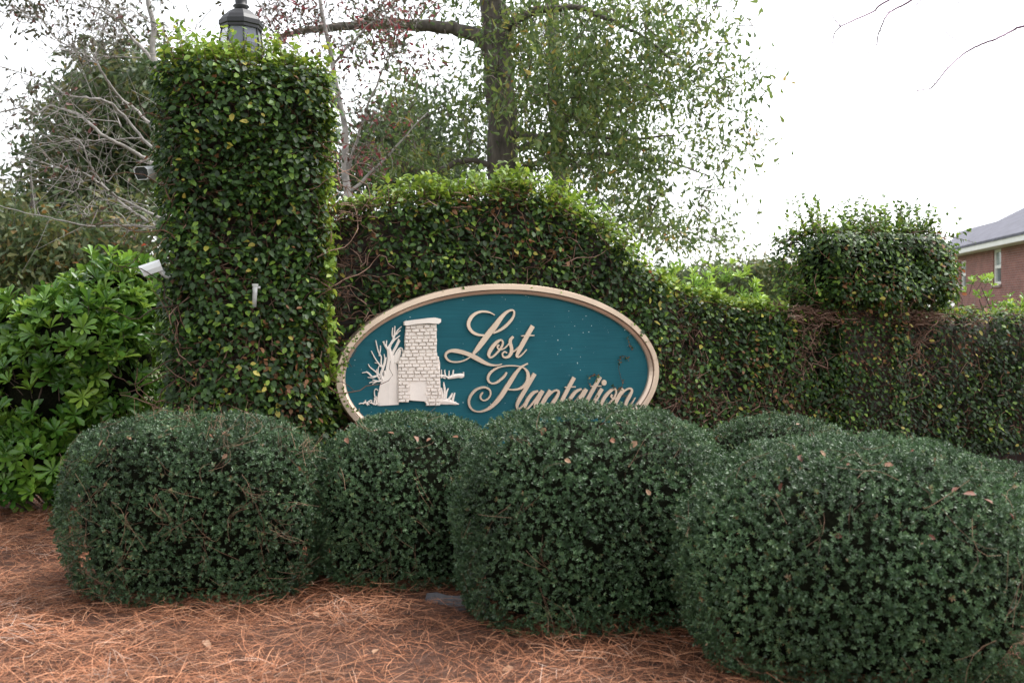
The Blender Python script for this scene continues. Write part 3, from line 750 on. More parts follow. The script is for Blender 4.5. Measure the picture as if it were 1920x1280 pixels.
def plate(name, pts, o0, o1, mat, parent, zf=zc):
    p_ = np.array([zf(x, y) for x, y in pts]); n = len(p_)
    return MB().add(np.concatenate([S3(p_[:, 0], p_[:, 1], o1), S3(p_[:, 0], p_[:, 1], o0)]), [tuple(range(n))[::-1]] + [(i, (i + 1) % n, n + (i + 1) % n, n + i) for i in range(n)]).build(name, mat, parent)
plate('cap_stone', [(138, 92), (160, 80), (300, 62), (460, 42), (540, 36), (612, 55), (610, 95), (580, 116), (450, 108), (300, 118), (180, 138), (142, 136)], .05, .094, M['cream'], chim)
plate('firebox', [(222, 1104), (215, 1000), (228, 900), (262, 868), (330, 852), (400, 862), (440, 900), (452, 980), (440, 1118), (330, 1112)], .05, .0625, M['cream'], chim)

# dead tree and weeds in relief: strokes on the board
def zt(x, y): return to_wall(670 + x / 6.736, 585 + y / 6.736, .045)
def relief(name, strokes, zf, kpx, lift=0.0):
    mb = MB()
    for q, st in enumerate(strokes):
        c = smooth_line(st, 4); pts = np.array([zf(x, y) for x, y, _ in c]); wd = c[:, 2] / kpx * M_PER_PX
        tt = unit(np.gradient(pts, axis=0)); nn = np.stack([-tt[:, 1], tt[:, 0]], 1); n = len(pts)
        Lp = pts + nn * wd[:, None] / 2; Rp = pts - nn * wd[:, None] / 2; zo = .046 + lift + .0005 * (q % 9) + np.linspace(0, .0012, n)
        mid = S3(pts[:, 0], pts[:, 1], zo + np.minimum(wd * .25, .006))
        V = np.concatenate([S3(Lp[:, 0], Lp[:, 1], zo), mid, S3(Rp[:, 0], Rp[:, 1], zo), S3(Lp[:, 0], Lp[:, 1], .036), S3(Rp[:, 0], Rp[:, 1], .036)]); F = []
        for i in range(n - 1):
            for a in (0, 1): F.append((a * n + i, (a + 1) * n + i, (a + 1) * n + i + 1, a * n + i + 1))
            F += [(i + 1, 3 * n + i + 1, 3 * n + i, i), (2 * n + i, 4 * n + i, 4 * n + i + 1, 2 * n + i + 1)]
        F += [(0, 3 * n, 4 * n, 2 * n, n), (n - 1, 2 * n - 1, 3 * n - 1, 5 * n - 1, 4 * n - 1)]
        mb.add(V, F)
    return mb.build(name, M['cream'], sign)
relief('dead_tree_relief', [
    [(400, 1175, 230), (398, 1080, 240), (398, 980, 230), (412, 880, 200), (430, 780, 160), (432, 680, 125), (430, 600, 95), (410, 520, 60), (395, 450, 44)],
    [(395, 460, 40), (430, 390, 24), (460, 330, 18), (470, 250, 14), (475, 175, 10)], [(455, 330, 16), (440, 280, 14), (447, 195, 10)], [(465, 310, 16), (510, 230, 12), (560, 182, 9)],
    [(490, 285, 12), (520, 250, 10), (548, 230, 8)], [(420, 410, 22), (470, 350, 16), (520, 310, 12), (538, 295, 8)], [(385, 470, 30), (350, 420, 20), (322, 372, 12)], [(375, 460, 16), (365, 410, 14), (370, 355, 10)], [(340, 410, 12), (335, 365, 8)],
    [(430, 560, 36), (470, 470, 26), (505, 400, 24), (525, 340, 18)], [(440, 540, 18), (490, 450, 16), (540, 360, 10)], [(450, 620, 30), (490, 520, 20), (530, 460, 16), (565, 460, 14), (575, 520, 8)], [(480, 640, 90), (520, 540, 50), (545, 470, 20)],
    [(320, 860, 30), (300, 780, 28), (320, 720, 28), (350, 640, 18), (362, 570, 12)], [(320, 720, 20), (300, 640, 16), (302, 570, 14), (280, 530, 14), (262, 490, 12), (245, 420, 12), (232, 355, 9)], [(275, 555, 12), (290, 480, 12), (292, 420, 8)],
    [(325, 690, 14), (345, 600, 12), (338, 530, 9)], [(300, 690, 16), (240, 610, 13), (205, 550, 12), (175, 490, 9)], [(270, 650, 10), (220, 638, 8)], [(290, 800, 20), (240, 760, 16), (190, 720, 13), (155, 690, 11), (138, 655, 8)],
    [(265, 800, 12), (262, 720, 12), (280, 670, 10)], [(290, 830, 14), (240, 805, 14), (180, 810, 12), (120, 760, 10), (60, 768, 8)], [(180, 805, 10), (150, 770, 8), (115, 748, 7)], [(240, 815, 10), (190, 828, 10), (130, 822, 8)],
    [(300, 870, 18), (240, 875, 14), (190, 880, 10), (148, 895, 8)], [(260, 870, 10), (220, 860, 9), (190, 852, 7)], [(240, 880, 10), (215, 892, 9), (190, 908, 7)],
    [(320, 880, 24), (280, 850, 16), (250, 790, 12), (245, 720, 9)], [(350, 800, 30), (340, 740, 18)], [(365, 790, 14), (372, 720, 20), (365, 700, 8)],
    [(270, 1010, 14), (262, 1100, 14), (262, 1180, 10)], [(250, 1160, 14), (225, 1090, 12), (215, 1000, 10), (235, 970, 10), (262, 990, 8)], [(240, 1170, 12), (245, 1100, 12), (235, 1060, 8)]], zt, 6.736)
relief('weed_relief', [[(20, 1160, 8), (45, 1150, 10), (75, 1150, 10), (90, 1130, 8)], [(70, 1160, 10), (100, 1140, 14), (130, 1150, 14), (150, 1170, 8)], [(95, 1150, 12), (105, 1110, 9)], [(110, 1165, 10), (140, 1130, 12), (175, 1110, 9)], [(150, 1140, 12), (185, 1150, 14), (215, 1165, 10)], [(180, 1150, 12), (180, 1110, 8)], [(205, 1170, 14), (215, 1110, 10), (212, 1080, 7)], [(225, 1172, 14), (240, 1120, 10), (250, 1070, 7)], [(130, 1178, 8), (120, 1150, 12)]], zt, 6.736, .002)
relief('bush_relief', [[(628, 800, 50), (660, 790, 26), (700, 800, 20), (730, 815, 22)], [(640, 780, 14), (640, 710, 8)], [(690, 790, 18), (682, 740, 14), (684, 712, 8)], [(735, 810, 18), (738, 760, 12), (740, 722, 8)], [(720, 825, 16), (790, 800, 50), (850, 790, 50), (900, 790, 56), (932, 790, 30)], [(785, 790, 22), (792, 740, 16), (796, 712, 10)], [(920, 780, 20), (928, 740, 10)], [(660, 815, 12), (690, 825, 10)]], zc, 6.92)
relief('grass_relief', [[(600, 1120, 70), (680, 1120, 80), (750, 1130, 60), (820, 1150, 30), (865, 1158, 10)], [(650, 1110, 34), (645, 1020, 26), (640, 945, 10)], [(670, 1090, 30), (680, 980, 24), (672, 910, 18), (668, 872, 7)], [(690, 1090, 26), (705, 1010, 20), (728, 950, 9)], [(720, 1110, 24), (760, 1060, 24), (780, 1015, 12)], [(780, 1130, 26), (795, 1060, 24), (812, 1010, 12)], [(740, 1120, 20), (745, 1080, 14), (768, 1040, 8)], [(800, 1140, 20), (830, 1130, 10)]], zc, 6.92, .001)

# dry tendril hanging over the right end of the board
vt = tag(empty('vine_tendril', W(1.0, .05, SZ)), 'dry brown vine tendril with curled leaves trailing across the sign board', 'vine')
St = Tubes(); Lv = Leaves(FIG)
for path in ([(1176, 632), (1180, 645), (1184, 655)], [(1162, 674), (1160, 690), (1163, 705), (1167, 718), (1166, 730), (1170, 745)], [(1160, 676), (1166, 668), (1174, 668), (1178, 675)], [(1148, 722), (1156, 730), (1164, 728)],
             [(1105, 722), (1102, 712), (1108, 704), (1118, 703), (1124, 706)], [(1122, 704), (1118, 715), (1121, 728), (1118, 742)]):
    pts = np.array([W(*[to_wall(x, y, .05)[0], .052, to_wall(x, y, .05)[1]]) for x, y in smooth_line(path, 5)])
    St.add(pts, .0016, 4)
    green = path[0][0] < 1125 and path[0][1] < 710
    q = pts[rng.randint(0, len(pts), 16)] + NRM * .008 + rv(16, .006)
    Lv.add(q, rv(16) + NRM * .2 - UP * .3, NRM + rv(16, .6), rng.uniform(.012, .024, 16), rng.uniform(.6, .95, 16) if green else rng.choice([1.0, .985, .3], 16))
St.build('stem', M['vine'], vt, kind='stuff'); Lv.build(M['fig'], vt)

# ------------------------------------------------------------------ clipped bushes
SPR = []
for v in range(6):
    r_ = np.random.RandomState(40 + v); Vs = []; Fs = []; n = 0; base = leaf4(.46, .10)
    k = 9
    tt = np.linspace(.1, 1, k); az = np.arange(k) * 2.4 + r_.rand() * 6
    d = np.stack([np.cos(az), np.sin(az), .35 + .9 * tt], 1); d = unit(d + r_.normal(0, .2, (k, 3)))
    nn = unit(np.array([0, 0, 1.0]) - d * d[:, 2:] + r_.normal(0, .35, (k, 3)))
    V, F, _ = inst(base, np.stack([0 * tt, 0 * tt, tt * 1.0], 1) * 1.1, frames(d, nn), r_.uniform(.75, 1.1, k), np.zeros(k))
    SPR.append((V, F))
bush_pts = {}
def bush(label, px, D, a, b, h, n, seed, box=.5, leaf=.0172, rot=0.0, hole_px=None):
    c = P(px, 0, D); c[2] = 0
    nz = make_noise(seed, 4.2); nz2 = make_noise(seed + 1, 11)
    zs = np.array([0.03, .12, .25, .45, .62, .76, .845, .90, .945, .975, .993, 1.0]); rs = box * np.array([.85, .925, .98, 1.0, .99, .95, .885, .79, .64, .43, .22, .02]) + (1 - box) * np.array([.84, .92, .98, 1.0, .95, .84, .73, .62, .47, .32, .17, .02])
    K2 = 56; th = np.linspace(0, 2 * math.pi, K2, endpoint=False)
    e = 2 / 2.35; sx = np.sign(np.cos(th)) * np.abs(np.cos(th)) ** e; sy = np.sign(np.sin(th)) * np.abs(np.sin(th)) ** e
    zi = np.linspace(0, len(zs) - 1, 30); zz = np.interp(zi, range(len(zs)), zs); rr = np.interp(zi, range(len(zs)), rs)
    X = rr[:, None] * sx[None] * a; Y = rr[:, None] * sy[None] * b; Z = np.repeat(zz[:, None] * h, K2, 1)
    cr_, sr_ = math.cos(rot), math.sin(rot); X, Y = X * cr_ - Y * sr_, X * sr_ + Y * cr_
    V = np.stack([X, Y, Z], -1).reshape(-1, 3)
    dirs = unit(V - np.array([0, 0, h * .45]))
    amp = (.035 * nz(V[:, 0], V[:, 1], V[:, 2]) + .014 * nz2(V[:, 0], V[:, 1], V[:, 2]))
    Vd = V + dirs * amp[:, None]
    i0 = (np.arange(29)[:, None] * K2 + np.arange(K2)[None]).ravel(); i1 = (np.arange(29)[:, None] * K2 + (np.arange(K2) + 1)[None] % K2).ravel()
    F = np.concatenate([np.stack([i0, i1, i1 + K2], 1), np.stack([i0, i1 + K2, i0 + K2], 1)])
    t = tag(empty('clipped_bush', c), label, 'bush', 'clipped bushes in front of the sign')
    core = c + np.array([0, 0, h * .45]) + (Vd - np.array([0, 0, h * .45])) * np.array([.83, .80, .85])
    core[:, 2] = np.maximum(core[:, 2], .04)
    obj('shaded_twig_core', core, F, M['core'], t, smooth=True)  # twig shell whose dark colour paints the shade inside the bush
    p, nrm = sample_tris(Vd, F, n)
    tocam = unit(np.array([0, 0, EYE]) - (p + c)); front = (nrm * tocam).sum(1); keep = (front > -.35) | (rng.rand(n) < .25); p, nrm = p[keep], nrm[keep]
    hole = make_noise(seed + 5, 13); hv = hole(p[:, 0], p[:, 1], p[:, 2]); keep = (hv > -.62) | (rng.rand(len(p)) < .45); p, nrm, hv = p[keep], nrm[keep], hv[keep]
    if hole_px:
        q_ = proj(p + c); dd_ = (((q_ - np.array(hole_px)) / np.array([22, 15])) ** 2).sum(1); kp = (dd_ > 1) | (nrm[:, 1] > .3); p, nrm, hv = p[kp], nrm[kp], hv[kp]
    m_ = len(p); off = -.065 + .07 * rng.beta(1.7, 1.5, m_) + .023 * hv
    d = unit(nrm + rv(m_, .6) + np.array([0, 0, .35])); x = unit(np.cross(d, rv(m_))); R = np.stack([x, np.cross(d, x), d], -1)
    tone = np.clip(rng.beta(2, 2, m_) * .92 + .10 * nz(p[:, 0] * 1.3, p[:, 1], p[:, 2]), 0, .96); tone = np.where(rng.rand(m_) < .006, 1, tone)
    VV = []; FF = []; RR_ = []; nn = 0; pos = c + p + nrm * off[:, None]; which = rng.randint(0, 6, m_)
    for v in range(6):
        k = which == v; V_, F_, r_ = inst(SPR[v], pos[k], R[k], leaf * rng.uniform(.8, 1.2, k.sum()), tone[k])
        kv = len(SPR[v][0]); r_ = np.clip(r_ + np.repeat(rng.normal(0, .09, len(r_) // 4), 4), 0, 1)
        VV.append(V_); FF.append(F_ + nn); RR_.append(r_); nn += len(V_)
    obj('foliage', np.concatenate(VV), np.concatenate(FF), M['bush'], t, np.concatenate(RR_), False, 'stuff')
    bush_pts[px] = (c + p + nrm * .012, nrm)
    St = Tubes()
    for i in range(7):
        a0 = rng.uniform(0, 6.28); e_ = c + np.array([math.cos(a0) * a * .4, math.sin(a0) * b * .4, h * .5]); b0 = c + np.array([rng.normal(0, .05), rng.normal(0, .05), -.02])
        St.add(np.array([b0, (b0 + e_) / 2 + rng.normal(0, .04, 3), e_]), [.016, .012, .007], 5)
    St.build('branches', M['dark_twig'], t)
bush('broad clipped bush draped with dry pine needles below the tall pillar', 372, 5.70, .745, .58, 1.015, 14500, 101, .95)
bush('narrow clipped bush below the chimney on the sign', 765, 6.02, .60, .62, .955, 12000, 111, .6)
bush('dome shaped clipped bush hiding the last letters of the sign', 1108, 5.30, .74, .70, 1.09, 16000, 121, .35)
bush('biggest rounded clipped bush with a dark hole in its face and red leaves on top', 1612, 4.60, .85, .80, 1.005, 19500, 131, .08, hole_px=(1557, 972))
bush('small clipped bush in the row behind, between two larger ones', 1462, 6.9, .58, .48, .845, 7000, 141, .15)
bush('low clipped bush at the foot of the dark right wall', 1800, 6.2, .80, .48, .67, 7000, 151, .2)

# dry leaves lying on the bushes
DL = leaf_tpl(.6, .22, .25, 'ovate')
spots = {1612: ([(1422, 876), (1470, 892), (1603, 862), (1680, 860), (1801, 901), (1868, 932), (1580, 1000), (1745, 993), (1540, 830), (1495, 845), (1900, 950), (1718, 830), (1833, 916)], 'dry reddish leaf lying on the biggest rounded bush'),
         1108: ([(1195, 815), (1020, 788), (1150, 815), (1225, 917), (1060, 850)], 'dry leaf caught on the dome shaped bush'),
         765: ([(745, 803), (775, 804), (815, 810), (858, 806), (640, 812)], 'curled tan leaf lying on the bush below the chimney'),
         372: ([(393, 800), (418, 842), (420, 795), (325, 793), (235, 805), (185, 815), (576, 883)], 'dry pale leaf on the broad needle covered bush'),
         1462: ([(1493, 783), (1516, 799), (1432, 820)], 'brown leaf on the small bush in the back row')}
dl_mesh = [mesh_np('dead_leaf', DL[0], DL[1], M['dead'], np.full(7, v)) for v in (.05, .3, .6, .95)]
for key, (lst, lab) in spots.items():
    p, nrm = bush_pts[key]; uv = proj(p); dist = np.linalg.norm(p - np.array([0, 0, EYE]), axis=1)
    for (x, y) in lst:
        dp = np.linalg.norm(uv - [x, y], axis=1); i = np.argmin(dist + 10 * (dp > max(14, dp.min() + 1)))
        o = link('dead_leaf', dl_mesh[(rng.randint(0, 2) if key in (1612, 1462) and rng.rand() < .8 else rng.randint(2, 4))]); nn = unit(nrm[i] + rng.normal(0, .25, 3)); d = unit(np.cross(nn, rng.normal(0, 1, 3)))
        R = frames(d[None], nn[None])[0] * rng.uniform(.030, .052); pos = p[i]
        o.matrix_basis = Matrix([[R[j, 0], R[j, 1], R[j, 2], pos[j]] for j in range(3)] + [[0, 0, 0, 1]])
        tag(o, lab, 'leaf', lab.replace('dry', 'dry fallen'))

# pine needles caught in the bushes
St = Tubes()
for key, cnt in ((372, 105), (765, 26), (1108, 20), (1612, 20)):
    p, nrm = bush_pts[key]
    vis = np.where((nrm * unit(np.array([0, 0, EYE]) - p)).sum(1) > .15)[0]
    for i in rng.choice(vis, cnt):
        d0 = unit(np.cross(nrm[i], rng.normal(0, 1, 3)) + np.array([0, 0, -.6]))
        for j in range(rng.randint(1, 5)):
            d = unit(d0 + rng.normal(0, .22, 3)); L_ = rng.uniform(.10, .24); b0 = p[i] + rng.normal(0, .012, 3); bend = rng.normal(0, .075, 3)
            tt = np.linspace(-.5, .5, 5)[:, None]
            St.add(b0 + nrm[i] * .012 + d * L_ * tt + (bend - nrm[i] * .05) * (tt ** 2) * 2, .0009, 3, rng.uniform(0, 1))
o = St.build('caught_pine_needles', M['old_needle']); tag(o, 'dry brown pine needles caught in the clipped bushes', 'needles', kind='stuff')

# ------------------------------------------------------------------ pine straw on the bed
def straw(name, n, xr, yr, label):
    x = rng.uniform(*xr, n); x = np.where(rng.rand(n) < .16, rng.uniform(xr[1], xr[1] + 3.2, n), x); y = rng.uniform(*yr, n); h = bed_h(x, y)
    an = make_noise(61, 2.6)(x, y) * 2.6 + make_noise(62, .8)(x, y) * 2.5 + rng.normal(0, .95, n)
    L_ = rng.uniform(.09, .24, n); pitch = rng.normal(.04, .20, n); lift = rng.exponential(.017, n)
    clump = make_noise(63, 6)(x, y)
    d = np.stack([np.cos(an) * np.cos(pitch), np.sin(an) * np.cos(pitch), np.sin(pitch)], 1)
    side = unit(np.stack([-np.sin(an), np.cos(an), rng.normal(0, .6, n)], 1)); bend = rng.normal(0, .010, n); sag = rng.uniform(-.008, .016, n)
    wd = rng.uniform(.0008, .0016, n)
    c = np.stack([x, y, h + lift + .020 * np.clip(clump, -1, 1)], 1)
    rows = []
    for t_ in (-.5, 0.0, .5):
        q = c + d * (L_ * t_)[:, None] + side * (bend * (1 - 4 * t_ * t_))[:, None] + UP * (sag * (1 - 4 * t_ * t_))[:, None]
        q[:, 2] = np.maximum(q[:, 2], h - .02); f = .55 if abs(t_) > .4 else 1.0
        rows += [q + side * (wd * f)[:, None], q - side * (wd * f)[:, None]]
    V = np.stack(rows, 1).reshape(-1, 3); b0 = np.arange(n)[:, None] * 6
    F = np.concatenate([b0 + np.array([[2 * j, 2 * j + 1, 2 * j + 3, 2 * j + 2]]) for j in range(2)])
    tone = np.clip(rng.beta(1.5, 1.4, n) + .22 * make_noise(64, 1.6)(x, y) + .12 * clump, 0, 1)
    o = obj(name, V, F, M['needle'], None, np.repeat(tone, 6), False); return tag(o, label, 'straw', kind='stuff')
straw('pine_straw', 106000, (-4.4, 2.6), (3.4, 8.4), 'loose rust brown pine straw spread over the bed')

# pale fallen leaves on the straw
for (x, y) in ((963, 1250), (588, 1147), (200, 1275), (230, 1188), (700, 1225), (380, 1200)):
    D = F_PX * (EYE - .06) / (y - HZ); c = P(x, y, D); nn = unit(np.array([rng.normal(0, .3), -.3, 1])); d = unit(np.cross(nn, rng.normal(0, 1, 3)))
    R = frames(d[None], nn[None])[0] * rng.uniform(.04, .065); o = link('dead_leaf', dl_mesh[3])
    o.matrix_basis = Matrix([[R[j, 0], R[j, 1], R[j, 2], c[j]] for j in range(3)] + [[0, 0, 0, 1]])
    tag(o, 'small pale leaf fallen on the pine straw', 'leaf', 'pale leaves on the straw')

# strip of lawn edging poking out between two bushes
e0 = P(800, 1142, 5.30); e1 = P(916, 1150, 5.12); dv = unit(e1 - e0); nv = np.array([-dv[1], dv[0], 0])
mb = MB(); 
prof_e = [(0, 0), (.055, .0), (.06, .012), (.02, .022), (.0, .075), (-.012, .07)]
V = []; ne = 7
for i in range(ne):
    q = e0 + (e1 - e0) * i / (ne - 1) + np.array([0, 0, .008 * math.sin(i * 1.9)])
    V += [q - nv * a * 1.2 + UP * (b_ + .012) for a, b_ in prof_e]
k = len(prof_e); F = [(i * k + j, i * k + (j + 1) % k, (i + 1) * k + (j + 1) % k, (i + 1) * k + j) for i in range(ne - 1) for j in range(k)] + [tuple(range(k))[::-1], tuple((ne - 1) * k + j for j in range(k))]
tag(mb.add(V, F).build('edging_strip', M['edging']), 'dark grey weathered edging strip sticking out between two bushes', 'edging')

# ------------------------------------------------------------------ glossy shrub beside the pillar
GL = leaf_tpl(.35, .10, .16, 'spat')
def shrub(name, label, lobes, n_whorl, leaf, base, parts=0, seed=1, tone=(.15, .85), stems=18, group=None, up=.8):
    t = tag(empty(name, base), label, 'shrub', group); Lv = Leaves(GL); St = Tubes()
    tot = sum(r[0] * r[2] + r[0] * r[1] for _, r in lobes)
    for c, r in lobes:
        n = int(n_whorl * (r[0] * r[2] + r[0] * r[1]) / tot); u = unit(rv(n)); c = np.asarray(c); r = np.asarray(r)
        rad = rng.uniform(.62, 1.04, n); p = c + u * r * rad[:, None]; nrm = unit(u / r)
        k = (p[:, 2] > .08); p, nrm, rad = p[k], nrm[k], rad[k]
        for i in range(len(p)):
            ax = unit(nrm[i] * .8 + UP * up + rng.normal(0, .25, 3)); m_ = rng.randint(6, 10); az = np.arange(m_) * 2 * math.pi / m_ + rng.rand() * 6
            x = unit(np.cross(ax, rng.normal(0, 1, 3))); y = np.cross(ax, x); el = rng.uniform(.35, 1.2, m_)
            sd_ = np.cos(az)[:, None] * x + np.sin(az)[:, None] * y; d = unit(sd_ * np.cos(el)[:, None] + ax * np.sin(el)[:, None]); nn = unit(ax - d * (d @ ax)[:, None] + rv(m_, .15))
            tn = rng.uniform(*tone) + .12 * (rad[i] > .95)
            tc_ = unit(np.array([0, 0, EYE]) - p[i])
            Lv.add(np.repeat(p[i][None], m_, 0) + ax * .012 * rng.rand(m_)[:, None], d, nn, leaf * rng.uniform(.65, 1.1, m_), np.clip(tn + rng.normal(0, .06, m_), 0, 1), np.full(m_, (nrm[i] @ tc_) + rad[i] * 2.5) + rng.rand() * .5)
            if rng.rand() < .7: St.add(np.array([p[i] - ax * rng.uniform(.08, .2) + rng.normal(0, .02, 3), p[i]]), [.004, .0025], 3)
    for i in range(stems):
        c, r = lobes[rng.randint(len(lobes))]; e_ = np.asarray(c) + unit(rng.normal(0, 1, 3)) * np.asarray(r) * .7; b0 = np.asarray(base) + [rng.normal(0, .15), rng.normal(0, .1), -.02]
        St.add(np.array([b0, b0 * .5 + e_ * .5 + rng.normal(0, .08, 3), e_]), [.014, .010, .004], 5)
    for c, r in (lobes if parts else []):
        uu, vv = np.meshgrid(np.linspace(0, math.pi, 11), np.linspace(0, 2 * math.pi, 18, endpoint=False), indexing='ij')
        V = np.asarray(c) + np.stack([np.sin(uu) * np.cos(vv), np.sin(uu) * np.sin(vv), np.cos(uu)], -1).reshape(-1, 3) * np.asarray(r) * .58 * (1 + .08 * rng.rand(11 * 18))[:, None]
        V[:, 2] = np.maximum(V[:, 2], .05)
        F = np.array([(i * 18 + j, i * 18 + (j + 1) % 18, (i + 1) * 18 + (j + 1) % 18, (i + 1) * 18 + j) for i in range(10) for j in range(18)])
        obj('shaded_twig_core', V, F, M['core'], t, smooth=True)  # dark inner shell, shade of the shrub interior painted in
    St.build('branches', M['dark_twig'], t); Lv.build(M['gloss'], t, parts=parts); return t
shrub('glossy_shrub', 'glossy leafy shrub with whorled leaves beside the tall pillar', [
    (P(210, 690, 8.0), (.52, .45, .66)), (P(90, 720, 7.9), (.55, .5, .62)), (P(-40, 720, 8.0), (.5, .5, .65)), (P(250, 570, 8.2), (.28, .3, .42)), (P(40, 860, 7.75), (.5, .35, .4)), (P(-130, 760, 8.1), (.5, .5, .6)), (P(185, 880, 7.9), (.4, .3, .4)), (P(195, 560, 8.0), (.30, .3, .36)), (P(60, 620, 7.9), (.42, .35, .32)), (P(140, 640, 7.7), (.45, .3, .4))],
    1900, .132, np.array([-3.7, 8.0, 0]), 300)
shrub('leafy_shrub', 'bright green shrub tips rising behind the wall between arch and slim pillar', [
    (P(1290, 560, 10.6), (.34, .3, .42)), (P(1370, 560, 10.8), (.30, .3, .38)), (P(1330, 640, 10.7), (.5, .4, .5))], 230, .10, np.append(P(1330, 0, 10.7)[:2], 0), 0, tone=(.6, .95), up=1.2)
shrub('leafy_shrub', 'pale leafy shrub tips behind the low wall in front of the house', [
    (P(1835, 575, 10.3), (.22, .25, .34)), (P(1900, 590, 10.4), (.25, .25, .26)), (P(1960, 600, 10.5), (.4, .3, .4))], 110, .08, np.append(P(1880, 0, 10.4)[:2], 0), 0, tone=(.5, .95), up=1.0)

# ------------------------------------------------------------------ lantern, cameras, pipe
LZ = PZ - .10; lc = P(452, 60, 7.55); lc[2] = LZ
lt_ = tag(empty('lantern', lc), 'black eight sided lantern standing on the tall leafy pillar', 'lamp')
def zy(y): return EYE + (HZ - y) / F_PX * 7.55 - LZ
ro = math.pi / 8
MB().lathe([(.10, -.02), (.10, .03), (.05, .06), (.045, zy(118) - .03), (.13, zy(116)), (.135, zy(112))], lc, 8, ro).build('base', M['black'], lt_)
MB().lathe([(.158, zy(57)), (.158, zy(52)), (.166, zy(50)), (.166, zy(42)), (.158, zy(41)), (.135, zy(33)), (.085, zy(22)), (.062, zy(20))], lc, 8, ro).build('lid', M['black'], lt_)
MB().lathe([(.055, zy(21)), (.048, zy(16)), (.062, zy(13)), (.058, zy(11)), (.042, zy(9)), (.046, zy(3)), (.040, zy(-4)), (.022, zy(-9)), (.026, zy(-13)), (.018, zy(-18)), (.004, zy(-22))], lc, 16).build('finial', M['black'], lt_, smooth=True)
pr = [(.142, zy(57)), (.150, zy(70)), (.160, zy(85)), (.155, zy(100)), (.13, zy(114))]
for i in range(8):
    a0, a1 = ro + i * math.pi / 4, ro + (i + 1) * math.pi / 4
    mb = MB(); mb.tube([lc + np.array([math.cos(a0) * (r + .002), math.sin(a0) * (r + .002), z]) for r, z in pr], .0065, 6); mb.build('rib', M['black'], lt_)
    V = []; 
    for r, z in pr:
        for f in (.06, .94):
            q = np.array([math.cos(a0), math.sin(a0)]) * (1 - f) + np.array([math.cos(a1), math.sin(a1)]) * f; V.append(lc + np.array([q[0] * r, q[1] * r, z]))
    V = np.array(V); V2 = V + unit(lc * [1, 1, 0] - V * [1, 1, 0]) * .004; n = len(V)
    F = [(2 * j, 2 * j + 1, 2 * j + 3, 2 * j + 2) for j in range(len(pr) - 1)]; F2 = [tuple(n + q for q in f[::-1]) for f in F]
    side = [(0, n, n + 1, 1), (n - 2, n - 1, 2 * n - 1, 2 * n - 2)] + [(2 * j, 2 * j + 2, n + 2 * j + 2, n + 2 * j) for j in range(len(pr) - 1)] + [(2 * j + 1, n + 2 * j + 1, n + 2 * j + 3, 2 * j + 3) for j in range(len(pr) - 1)]
    MB().add(np.concatenate([V, V2]), F + F2 + side).build('pane', M['lglass'], lt_, smooth=False)
MB().lathe([(.028, zy(114)), (.028, zy(98)), (.04, zy(95)), (.045, zy(85)), (.03, zy(75)), (.008, zy(70))], lc, 12).build('bulb', M['white'], lt_, smooth=True)

def rot_axes(fwd, up=UP):
    f = unit(np.asarray(fwd, float)); x = unit(np.cross(f, up)); return np.stack([x, f, np.cross(x, f)], axis=1)
def sec_cam(center, fwd, L_, wd, ht, label, anchor):
    t = tag(empty('security_camera', center), label, 'camera'); R = rot_axes(fwd)
    def tr(v): return np.asarray(v) @ R.T + center
    # hood: chamfered housing, longer at the top
    prof_ = [(-.5, -.1), (-.5, .3), (-.32, .5), (.32, .5), (.5, .3), (.5, -.1), (.34, -.5), (-.34, -.5)]
    k = len(prof_); V = [tr((a * wd, -L_ * .5, b_ * ht)) for a, b_ in prof_] + [tr((a * wd, L_ * (.5 if b_ > 0 else .44), b_ * ht)) for a, b_ in prof_] + [tr((a * wd * .95, L_ * (.5 if b_ > 0 else .44), b_ * ht * .93)) for a, b_ in prof_] + [tr((a * wd * .95, L_ * .40, b_ * ht * .93)) for a, b_ in prof_]
    F = [tuple(range(k))] + [(j * k + i, j * k + (i + 1) % k, (j + 1) * k + (i + 1) % k, (j + 1) * k + i) for j in range(3) for i in range(k)]
    MB().add(V, F).build('housing', M['white'], t)
    V = [tr((a * wd * .94, L_ * .405, b_ * ht * .92)) for a, b_ in prof_] + [tr((a * wd * .94, L_ * .425, b_ * ht * .92)) for a, b_ in prof_]
    MB().add(V, [tuple(range(k)), tuple(range(2 * k - 1, k - 1, -1))] + [(i, (i + 1) % k, k + (i + 1) % k, k + i) for i in range(k)]).build('face', M['lens'], t)
    MB().tube([tr((0, L_ * .42, -.05 * ht)), tr((0, L_ * .445, -.05 * ht))], [ht * .2, ht * .2], 14).build('lens', M['black'], t)
    b0 = tr((0, -L_ * .3, -ht * .3)); MB().tube(smooth_line([b0, b0 + (anchor - b0) * .4 + np.array([0, 0, -.05]), anchor], 4), .018, 8).build('bracket', M['white'], t)
    return t
c1 = P(277, 324, 6.9)
sec_cam(c1, (-.30, -.90, -.16), .15, .115, .09, 'white bullet camera with a dark face on the upper left side of the pillar', c1 + T * .17 + np.array([0, .16, .0]))
c2 = P(283, 503, 6.8)
sec_cam(c2, (-.72, -.22, -.28), .14, .085, .078, 'white bullet camera turned aside, lower on the pillar above the glossy shrub', c2 + T * .2 + np.array([0, .1, 0]))
pc = to_wall(478, 548, PO + .05)
t = tag(empty('water_pipe', W(pc[0], PO + .05, pc[1] - .1)), 'short white pipe end with a side knob poking out of the pillar leaves', 'pipe')
pa = W(pc[0] - .005, PO + .05, pc[1] - .10); pb_ = W(pc[0], PO + .065, pc[1] + .055)
MB().tube([pa, (pa + pb_) / 2, pb_], [.015, .016, .018], 12).build('pipe', M['pvc'], t, smooth=True)
MB().tube([pb_ - UP * .012, pb_ + UP * .004], [.022, .022], 12).build('rim', M['pvc'], t)
